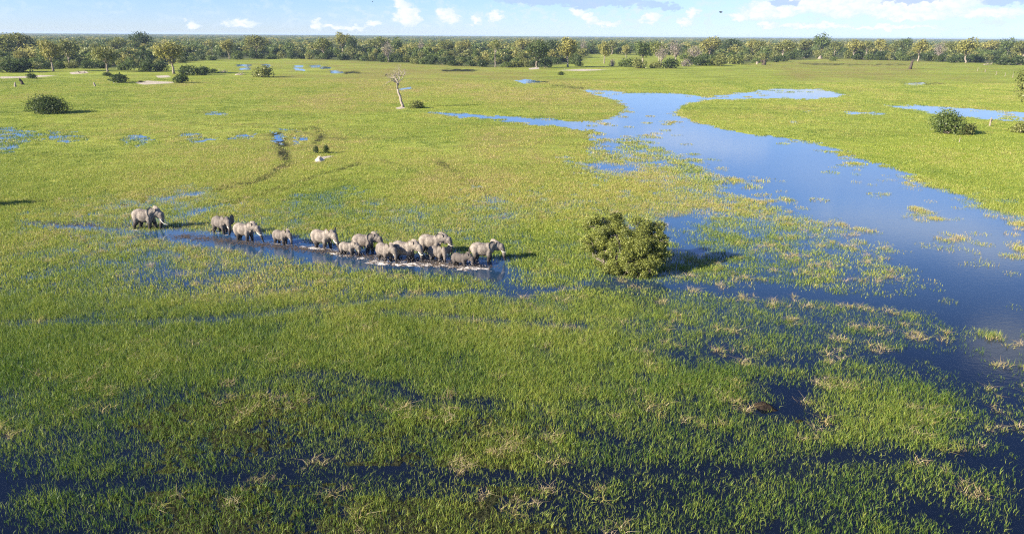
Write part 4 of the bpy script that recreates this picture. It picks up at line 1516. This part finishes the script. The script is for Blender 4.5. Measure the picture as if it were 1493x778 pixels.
dty = at(588, 157).y
make_bird(on_ray(563, 111, dty), 0.6, 1.9, 'large dark bird perched on the outermost left branch of the dead tree', True)
make_bird(on_ray(589, 102, dty), 0.2, 0.8, 'small dark bird perched on a top branch of the dead tree', True)
make_bird(on_ray(1051, 18, 160), 2.5, 1.5, 'dark bird soaring in front of the white clouds')
make_bird(on_ray(543, 3, 240), 0.5, 1.0, 'tiny dark bird flying high near the top edge of the view')


# stumps, posts and logs
def stump(px_, base, hpx, wpx, label, mat='deadwood', lean=0.15, cat='stump', name='stump', prongs=2):
    p_ = at(px_, base)
    u = mpp(px_, base)
    h, w = hpx * u, wpx * u * 0.5
    g = np.random.default_rng(int(px_ * 7 + base))
    b = MB()
    b.tube(wobble(g, (0, 0, -0.2), (lean * h, 0, h), 4, w * 0.15), [w * 1.3, w, w * 0.9, w * 0.7, w * 0.3], 8)
    for q_ in range(prongs):
        a = g.random() * 6.28
        z = h * (0.4 + 0.3 * g.random())
        b.tube([(lean * z, 0, z), (lean * z + math.cos(a) * w * 1.6, math.sin(a) * w, z + h * 0.18), (lean * z + math.cos(a) * w * 1.9, math.sin(a) * w, z + h * 0.42)], [w * 0.5, w * 0.35, w * 0.1], 6)
    o = b.build(name, M[mat], None, True)
    o.location = p_
    return tag(o, label, cat)


stump(22, 127, 7, 3, 'short pale stump on the far left meadow', prongs=1)
stump(34, 124, 10, 4, 'leaning dark stump right of the short pale stump', 'darkwood', -0.4, prongs=1)
stump(139, 126, 6, 2.5, 'small pale leaning stub alone left of the sand patch', lean=-0.3, prongs=0)
stump(1327, 101, 13, 4, 'tall dark broken stump standing in the right meadow', 'darkwood', 0.1)
stump(1443, 184, 13, 2.6, 'grey stump with a pale top by the right stream', 'bark', lean=0.0)
for i, (px_, b_, h_) in enumerate(((1425, 104, 5), (1436, 106, 5), (1452, 110, 6), (1465, 112, 6), (1476, 114, 8))):
    o = stump(px_, b_, h_, 0.8, ['leftmost thin pale dead post in the row by the right woodland', 'second thin pale post from the left in the right row', 'middle thin pale post of the right row',
                             'thin pale post next to the tallest in the right row', 'tallest thin pale post at the right end of the row'][i], 'bark', prongs=1, lean=0.05, name='dead_post', cat='post')
    o['group'] = 'thin dead posts in the right meadow'
stump(1398, 208, 7, 0.9, 'pale stick standing in grass below the leafy right shrub', name='dead_stick', cat='stick', prongs=2)
stump(1113, 95, 8, 6, 'dark torn stump at the woodland edge right of centre', 'darkwood', 0.2)
stump(1104, 94, 4, 3, 'low pale stump beside the dark torn stump', 'bark', lean=-0.3)


def fallen(px_, base, wpx, label, seed, mat='deadwood'):
    p_ = at(px_, base)
    u = mpp(px_, base)
    L_ = wpx * u
    g = np.random.default_rng(seed)
    b = MB()
    b.tube(wobble(g, (-L_ / 2, 0, 0.3), (L_ / 2, 0, 0.6), 4, 0.2), [0.3, 0.28, 0.24, 0.2, 0.1], 7)
    for _ in range(7):
        x0 = (g.random() - 0.5) * L_ * 0.9
        e = Vector((x0 + g.normal() * L_ * 0.2, g.normal() * L_ * 0.15, 0.8 + g.random() * L_ * 0.3))
        b.tube(wobble(g, (x0, 0, 0.4), e, 3, 0.2), [0.18, 0.14, 0.09, 0.03], 5)
    o = b.build('fallen_tree', M[mat], None, True)
    o.location = p_
    return tag(o, label, 'fallen tree')


fallen(325, 106, 14, 'grey fallen tree with upright broken limbs beside the ponds', 3)
fallen(351, 110, 16, 'fallen dead tree lying against the low olive shrub', 4)
fallen(120, 107, 12, 'fallen grey branch heap lying on the pale sand', 5)
fallen(1440, 95, 12, 'pale fallen snag at the foot of the right woodland', 6)
fallen(205, 121, 9, 'small dark branch lying on the white sand patch', 8, 'darkwood')


# dark mound breaking the surface in the near marsh
def mound(px_, py_, wpx, hpx, label, mat, name, cat, rot=0.0, flat=0.55):
    p_ = at(px_, py_)
    u = mpp(px_, py_)
    g = np.random.default_rng(9)
    vs, fs = [], []
    nr_, na_ = 7, 22
    for i in range(nr_):
        t = i / (nr_ - 1)
        for j in range(na_):
            a = 2 * math.pi * j / na_
            w_ = 1 + 0.2 * math.sin(3 * a + 1) + 0.12 * g.normal()
            vs.append((math.cos(a) * t * w_ * wpx * u / 2, math.sin(a) * t * w_ * wpx * u / 2 * flat, hpx * u * (1 - t ** 1.6) * (1 + 0.15 * g.normal()) - 0.1 * t))
    for i in range(nr_ - 1):
        for j in range(na_):
            a, b = i * na_ + j, i * na_ + (j + 1) % na_
            fs.append((a, b, b + na_, a + na_))
    b_ = MB()
    b_.add(vs, fs)
    o = b_.build(name, M[mat], None, True)
    o.location = p_
    o.rotation_euler = (0, 0, rot)
    return tag(o, label, cat)


mound(1113, 594, 38, 8, 'dark brown mud mound breaking the surface in the near right marsh', 'mud', 'mud_mound', 'mound', -0.5, 0.45)
mound(1165, 614, 20, 3, 'smaller dark mud lump just right of the brown mud mound', 'mud', 'mud_mound', 'mound', 0.3, 0.6)
mound(466, 235, 16, 6, 'pale sand mound beside two dark saplings', 'sand', 'sand_mound', 'mound', 0.4, 0.8)
mound(1196, 86, 8, 4, 'small pale termite mound at the right woodland edge', 'bark', 'termite_mound', 'mound')
mound(1257, 86, 9, 4, 'pale grey mound right of the termite mound', 'bark', 'termite_mound', 'mound')


# ------------------------------------------------------------------ the woodland
front = [
    (78, 104, 59, 'gold', 34, 'tall olive gold tree with forked pale trunk on the left meadow'),
    (101, 97, 58, 'olive', 32, 'broad tree joined to the forked gold tree on its right'),
    (157, 105, 68, 'olive', 34, 'spreading olive tree with pale trunk left of the sand patch'),
    (254, 108, 62, 'gold', 42, 'large golden tree with leaning pale trunk above the sand patch'),
    (28, 86, 50, 'olive', 50, 'dense tall tree cluster near the left edge'),
    (3, 90, 52, 'olive', 40, 'tall olive tree cut by the left edge'),
    (335, 87, 58, 'gold', 20, 'slim golden tree at the meadow edge left of the ponds'),
    (310, 83, 58, 'thin', 14, 'thin pale trunked tree left of the slim golden tree'),
    (375, 82, 53, 'olive', 34, 'wide greyish tree at the woodland edge above the ponds'),
    (205, 80, 48, 'dark', 30, 'very dark round tree rising behind the left trees'),
    (172, 82, 56, 'olive', 24, 'olive tree in front of the very dark round tree'),
    (472, 86, 57, 'olive', 26, 'olive tree with a straight trunk left of the tallest pale tree'),
    (500, 80, 48, 'gold', 26, 'tallest pale gold tree at centre left breaking the horizon'),
    (514, 82, 55, 'dark', 18, 'dark tree tucked against the tallest pale gold tree'),
    (551, 80, 55, 'olive', 30, 'wide tree with leaning pale limbs right of the tallest tree'),
    (566, 91, 60, 'grey', 20, 'grey leafless tree at the meadow edge behind the dead tree'),
    (580, 84, 57, 'green', 18, 'green tree just right of the grey leafless tree'),
    (614, 84, 56, 'grey', 10, 'slender bare pole tree right of the grey leafless tree'),
    (652, 82, 60, 'olive', 26, 'olive tree with thick white trunk left of the white snag tree'),
    (676, 84, 61, 'gold', 28, 'rust gold round tree in the centre woodland'),
    (722, 98, 58, 'thin', 26, 'white trunked snag tree with a few green tufts at centre'),
    (760, 82, 57, 'gold', 26, 'gold tree behind the dark green centre tree'),
    (782, 99, 61, 'dark', 30, 'dark green round tree at the centre meadow edge'),
    (828, 98, 56, 'gold', 34, 'golden tree with a leaning white trunk at the clearing edge'),
    (807, 84, 59, 'dark', 22, 'dark tree between the dark green and golden centre trees'),
    (850, 80, 58, 'grey', 12, 'slim grey tree behind the golden clearing tree'),
    (881, 93, 63, 'gold', 24, 'small gold tree with white trunk standing in the clearing'),
    (892, 80, 60, 'olive', 18, 'olive tree at the back of the clearing'),
    (913, 85, 67, 'gold', 16, 'little round gold tree at the back of the clearing'),
    (937, 92, 61, 'green', 30, 'bright green tree at the right side of the clearing'),
    (961, 94, 62, 'olive', 24, 'olive grey tree left of the bare grey trees'),
    (964, 96, 66, 'grey', 20, 'low bare grey tree with a white leaning trunk'),
    (985, 93, 60, 'grey', 28, 'tall purplish grey bare tree at right of centre'),
    (1012, 90, 66, 'grey', 24, 'second purplish grey bare tree right of the tall one'),
    (1035, 86, 57, 'gold', 34, 'broad golden tree right of the bare grey trees'),
    (1066, 80, 57, 'dark', 30, 'wide dark green tree right of the broad golden tree'),
    (1094, 84, 58, 'gold', 22, 'gold tree right of the wide dark green tree'),
    (1108, 85, 60, 'olive', 26, 'olive tree left of the long shaded patch'),
    (1140, 87, 60, 'olive', 32, 'wide olive tree with low limbs over a shaded patch'),
    (1172, 83, 59, 'olive', 26, 'olive tree left of the tree that tops the right horizon'),
    (1196, 80, 52, 'green', 28, 'tall grey green tree topping the right horizon'),
    (1216, 82, 60, 'olive', 22, 'brownish tree right of the tall grey green tree'),
    (1243, 87, 58, 'gold', 28, 'round brown gold tree with a straight white trunk'),
    (1262, 82, 61, 'olive', 18, 'small olive tree right of the round brown gold tree'),
    (1284, 83, 58, 'gold', 26, 'gold tree with forked white trunk on the right'),
    (1305, 82, 59, 'olive', 20, 'olive tree right of the forked white trunk'),
    (1338, 90, 61, 'gold', 26, 'gold tree with slim white trunk above the dark stump'),
    (1318, 80, 56, 'green', 20, 'green tree behind the slim white trunked gold tree'),
    (1368, 89, 63, 'grey', 22, 'pale grey crowned tree on the right woodland edge'),
    (1408, 92, 59, 'gold', 34, 'large gold tree with thick white trunk far right'),
    (1385, 84, 62, 'olive', 22, 'olive tree left of the large thick trunked gold tree'),
    (1440, 84, 59, 'gold', 28, 'gold tree right of the large thick trunked gold tree'),
    (1468, 82, 58, 'green', 30, 'grey green tree near the right end of the woodland'),
    (1490, 88, 60, 'olive', 34, 'olive tree at the right edge of the woodland'),
]
occupied = []
for i, (x_, b_, t_, kd, w_, lab) in enumerate(front):
    tree_px(x_, b_, t_, kd, w_, lab, i)
    occupied.append((x_, b_))

g3 = np.random.default_rng(91)


def horizon(x_):
    return 46.2 + x_ * 9.1 / 1493


def edge_at(x_):
    return float(np.interp(x_, [e[0] for e in EDGE], [e[1] for e in EDGE]))


# shrub belt at the foot of the woodland
def where(x_):
    for lim, nm in ((60, 'at the left edge'), (120, 'by the forked gold tree'), (190, 'by the spreading left tree'), (250, 'left of the large golden tree'), (300, 'right of the large golden tree'), (345, 'by the slim golden tree'),
                    (400, 'behind the small ponds'), (450, 'just right of the ponds'), (490, 'below the tallest centre-left tree'), (545, 'right of the tallest centre-left tree'),
                    (600, 'behind the bare dead tree'), (650, 'right of the bare dead tree'), (700, 'left of the white snag tree'), (750, 'by the white snag tree'), (800, 'by the dark green centre tree'),
                    (850, 'by the golden clearing tree'), (900, 'at the left of the clearing'), (955, 'at the right of the clearing'), (1010, 'under the bare grey trees'), (1060, 'by the broad golden tree'),
                    (1120, 'by the dark torn stump'), (1170, 'by the long shaded patch'), (1220, 'below the right horizon tree'), (1270, 'by the pale grey mound'), (1320, 'by the forked white trunk'), (1375, 'above the dark broken stump'),
                    (1430, 'by the thick white trunk')):
        if x_ < lim:
            return nm
    return 'at the right end'


def sized(a, b, words):
    return words[0] if a > b else words[1]


seen_labels = set()
first_shrub = {}
cnt = 0
x_ = -30.0
names_ = {'dark': 'dark green', 'green': 'mid green', 'olive': 'olive', 'grey': 'grey'}
while x_ < 1520:
    e_ = edge_at(x_)
    in_clear = 850 < x_ < 900
    for rowk in range(2):
        if in_clear and rowk == 0:
            continue
        yb = e_ - rowk * (3.0 + 1.5 * g3.random()) + g3.normal() * 0.7
        if in_clear:
            yb = 79
        kd = g3.choice(['dark', 'green', 'olive', 'dark', 'green'])
        if rowk == 0 and g3.random() < 0.12:
            continue
        xx = x_ + g3.normal() * 3
        p_ = at(xx, yb)
        u = mpp(xx, yb)
        s = ((13 + 9 * g3.random()) * u / 5.8, (13 + 9 * g3.random()) * u / 5.8, (8 + 5 * g3.random()) * u / 3.0)
        for _try in range(5):
            lab = '%s %s shrub in the %s row %s' % (sized(s[2], s[0], ('tall', 'low')) if abs(s[2] - s[0]) > 0.25 else 'rounded', names_[kd], ('front', 'second')[rowk], where(xx))
            if lab not in seen_labels:
                break
            kd = ['dark', 'green', 'olive'][_try % 3]
            s = (s[0] * (0.8, 1.25)[_try % 2], s[1], s[2])
        if lab in seen_labels:
            lab += ', partly hidden'
        seen_labels.add(lab)
        j = int(g3.integers(0, 3))
        key = (kd, j)
        grp = 'shrubs in the thicket at the foot of the woodland'
        if key not in first_shrub:
            first_shrub[key] = put_bush(SHRUBS[kd][j % len(SHRUBS[kd])], p_, g3.random() * 6.28, s, lab, grp)
        else:
            copy_thing(first_shrub[key], p_, g3.random() * 6.28, s, lab, grp)
        cnt += 1
    x_ += 13.0
print('shrubs', cnt)
# the dense thicket of bushes right of the clearing and the left meadow shrubs
for i, (x1, y1, w1, h1, kd, lab) in enumerate([
    (893, 97, 12, 10, 'grey', 'small grey shrub at the right end of the clearing'),
    (915, 98, 30, 15, 'green', 'leafy green bush at the left end of the long thicket'),
    (930, 100, 24, 15, 'olive', 'olive bush in front of the leafy green thicket bush'),
    (957, 100, 20, 10, 'olive', 'low olive bush before the white leaning trunk'),
    (977, 100, 28, 16, 'dark', 'dark bush at the foot of the purplish bare tree'),
    (1000, 97, 18, 11, 'grey', 'dark grey twiggy bush in the long thicket'),
    (1020, 96, 28, 12, 'dark', 'dark bush right of the grey twiggy bush'),
    (1046, 96, 34, 12, 'olive', 'wide olive bush in the long thicket'),
    (1070, 94, 28, 14, 'olive', 'olive bush at the right end of the long thicket'),
    (797, 99, 20, 13, 'dark', 'dark bush right of the dark green centre tree'),
    (844, 97, 14, 8, 'dark', 'dark low bush right of the golden clearing tree'),
    (108, 100, 22, 12, 'olive', 'shrub at the foot of the broad left tree'),
    (185, 103, 26, 12, 'green', 'shrub cluster left of the large golden tree'),
    (214, 105, 26, 14, 'dark', 'dark shrub before the large golden tree'),
    (236, 104, 24, 15, 'dark', 'dark shrub touching the large golden trunk'),
    (140, 98, 30, 12, 'green', 'low shrub behind the spreading olive tree'),
    (60, 96, 30, 14, 'green', 'shrub between the forked gold tree and the left edge bushes'),
    (1395, 91, 30, 11, 'dark', 'dark bush left of the thick white trunk far right'),
    (1420, 91, 22, 11, 'dark', 'dark bush right of the thick white trunk far right'),
    (1462, 95, 34, 11, 'dark', 'long dark bush at the far right woodland foot'),
    (1485, 95, 30, 13, 'dark', 'dark bush at the far right end of the woodland foot'),
    (1283, 88, 18, 6, 'dark', 'flat dark shrub on the grass below the forked white trunk'),
]):
    bush_px(x1, y1, w1, h1, kd, lab, i)

# trees inside the woodland that can still be told apart
first_tree = {}
cnt = 0
for rowk, (dy, n_) in enumerate(((-7, 44), (-12, 50), (-17, 56))):
    for i in range(n_):
        xx = -20 + (i + 0.5 + 0.35 * g3.normal()) * 1535 / n_
        yb = edge_at(xx) + dy + g3.normal() * 1.2
        if 855 < xx < 1000 and yb > 77:
            continue
        yb = max(yb, horizon(xx) + 15)
        kd = g3.choice(['olive', 'green', 'dark', 'olive', 'green', 'gold', 'thin'])
        j = int(g3.integers(0, len(KINDS[kd])))
        p_ = at(xx, yb)
        hgt = 9.5 + 6 * g3.random()
        s = (hgt / 14 * (0.8 + 0.5 * g3.random()), hgt / 14 * (0.8 + 0.5 * g3.random()), hgt / 14)
        nm = {'olive': 'olive', 'green': 'mid green', 'dark': 'dark green', 'gold': 'golden', 'thin': 'thin sparse'}[kd]
        for _try in range(9):
            lab = '%s %s tree in the %s rank %s' % (sized(hgt, 12.5, ('tall', 'short')), nm, ('first', 'second', 'third')[rowk], where(xx))
            if lab not in seen_labels:
                break
            kd = ('olive', 'green', 'dark', 'gold', 'thin')[_try % 5]
            j = 0
            nm = {'olive': 'olive', 'green': 'mid green', 'dark': 'dark green', 'gold': 'golden', 'thin': 'thin sparse'}[kd]
        seen_labels.add(lab)
        grp = 'trees inside the woodland behind the meadow'
        if (kd, j) not in first_tree:
            first_tree[(kd, j)] = put_tree('tree', KINDS[kd][j], p_, g3.random() * 6.28, s, lab, 'tree', grp)
        else:
            copy_thing(first_tree[(kd, j)], p_, g3.random() * 6.28, s, lab, grp)
        cnt += 1
print('ranked trees', cnt)

# the far woodland that runs to the horizon, one mass
far_meshes = []
for i, lf_ in enumerate(('olive', 'green', 'green', 'dark', 'gold', 'green')):
    g = np.random.default_rng(500 + i)
    V, l_ = leaves(g, crown_clumps(g, 9, 12, 12, 8.5, 1.0, 0.55), 260, 0.95, 0.5)
    far_meshes.append(quad_mesh('far_crown', V, l_, M[lf_]))


def far_band(d0, d1, per, g, s0, s1):
    n_ = int(0.86 * (d1 * d1 - d0 * d0) * per)
    d = np.sqrt(d0 * d0 + (d1 * d1 - d0 * d0) * g.random(n_))
    t = (g.random(n_) * 2 - 1) * 0.86
    xx, yy = d * t, d
    px, py = proj(xx, yy)
    ey = np.interp(px, [e[0] for e in EDGE], [e[1] for e in EDGE])
    k_ = (py < ey - 5) & (fbm(xx / 90, yy / 160, 61, 3) > -0.16)
    k_ &= ~((np.abs(px - 925) < 70) & (py > 79))
    xx, yy = xx[k_], yy[k_]
    return np.stack([xx, yy, np.full(len(xx), 0.05)], -1), s0 + (s1 - s0) * g.random(len(xx)) ** 2.4


PA, SA = far_band(560, 2200, 1 / 210.0, g3, 0.40, 1.45)
PB, SB = far_band(2200, 6000, 1 / 1500.0, g3, 0.8, 1.3)
PC, SC = far_band(6000, 16000, 1 / 12000.0, g3, 1.0, 1.4)
PB2 = np.stack([SB * 1.8, SB * 1.8, SB], -1)
PC2 = np.stack([SC * 5, SC * 5, SC], -1)
pts = np.concatenate([PA, PB, PC])
sc_ = np.concatenate([np.repeat(SA[:, None], 3, 1), PB2, PC2])
instancer('far_woodland', pts, g3.random(len(pts)) * 6.28, sc_, np.zeros(len(pts)), far_meshes, g3.integers(0, 6, len(pts)), 'dense green woodland fading to blue toward the horizon')
print('far trees', len(pts))

# ------------------------------------------------------------------ haze
hz = MB()
A, B_, Z0, Z1 = 46000, 46000, -1.5, 34
hz.add([(-A, -300, Z0), (A, -300, Z0), (A, B_, Z0), (-A, B_, Z0), (-A, -300, Z1), (A, -300, Z1), (A, B_, Z1), (-A, B_, Z1)],
       [(3, 2, 1, 0), (4, 5, 6, 7), (0, 1, 5, 4), (1, 2, 6, 5), (2, 3, 7, 6), (3, 0, 4, 7)])
m, T = new_mat('pale_haze')
vol = T.new('ShaderNodeVolumePrincipled')
vol.inputs['Color'].default_value = col(0.55, 0.72, 0.95)
vol.inputs['Density'].default_value = 0.00006
vol.inputs['Anisotropy'].default_value = 0.0
o_ = T.new('ShaderNodeOutputMaterial')
T.l.new(vol.outputs[0], o_.inputs['Volume'])
haze = hz.build('haze', m)
tag(haze, 'thin blue haze over the far woodland', kind='stuff')
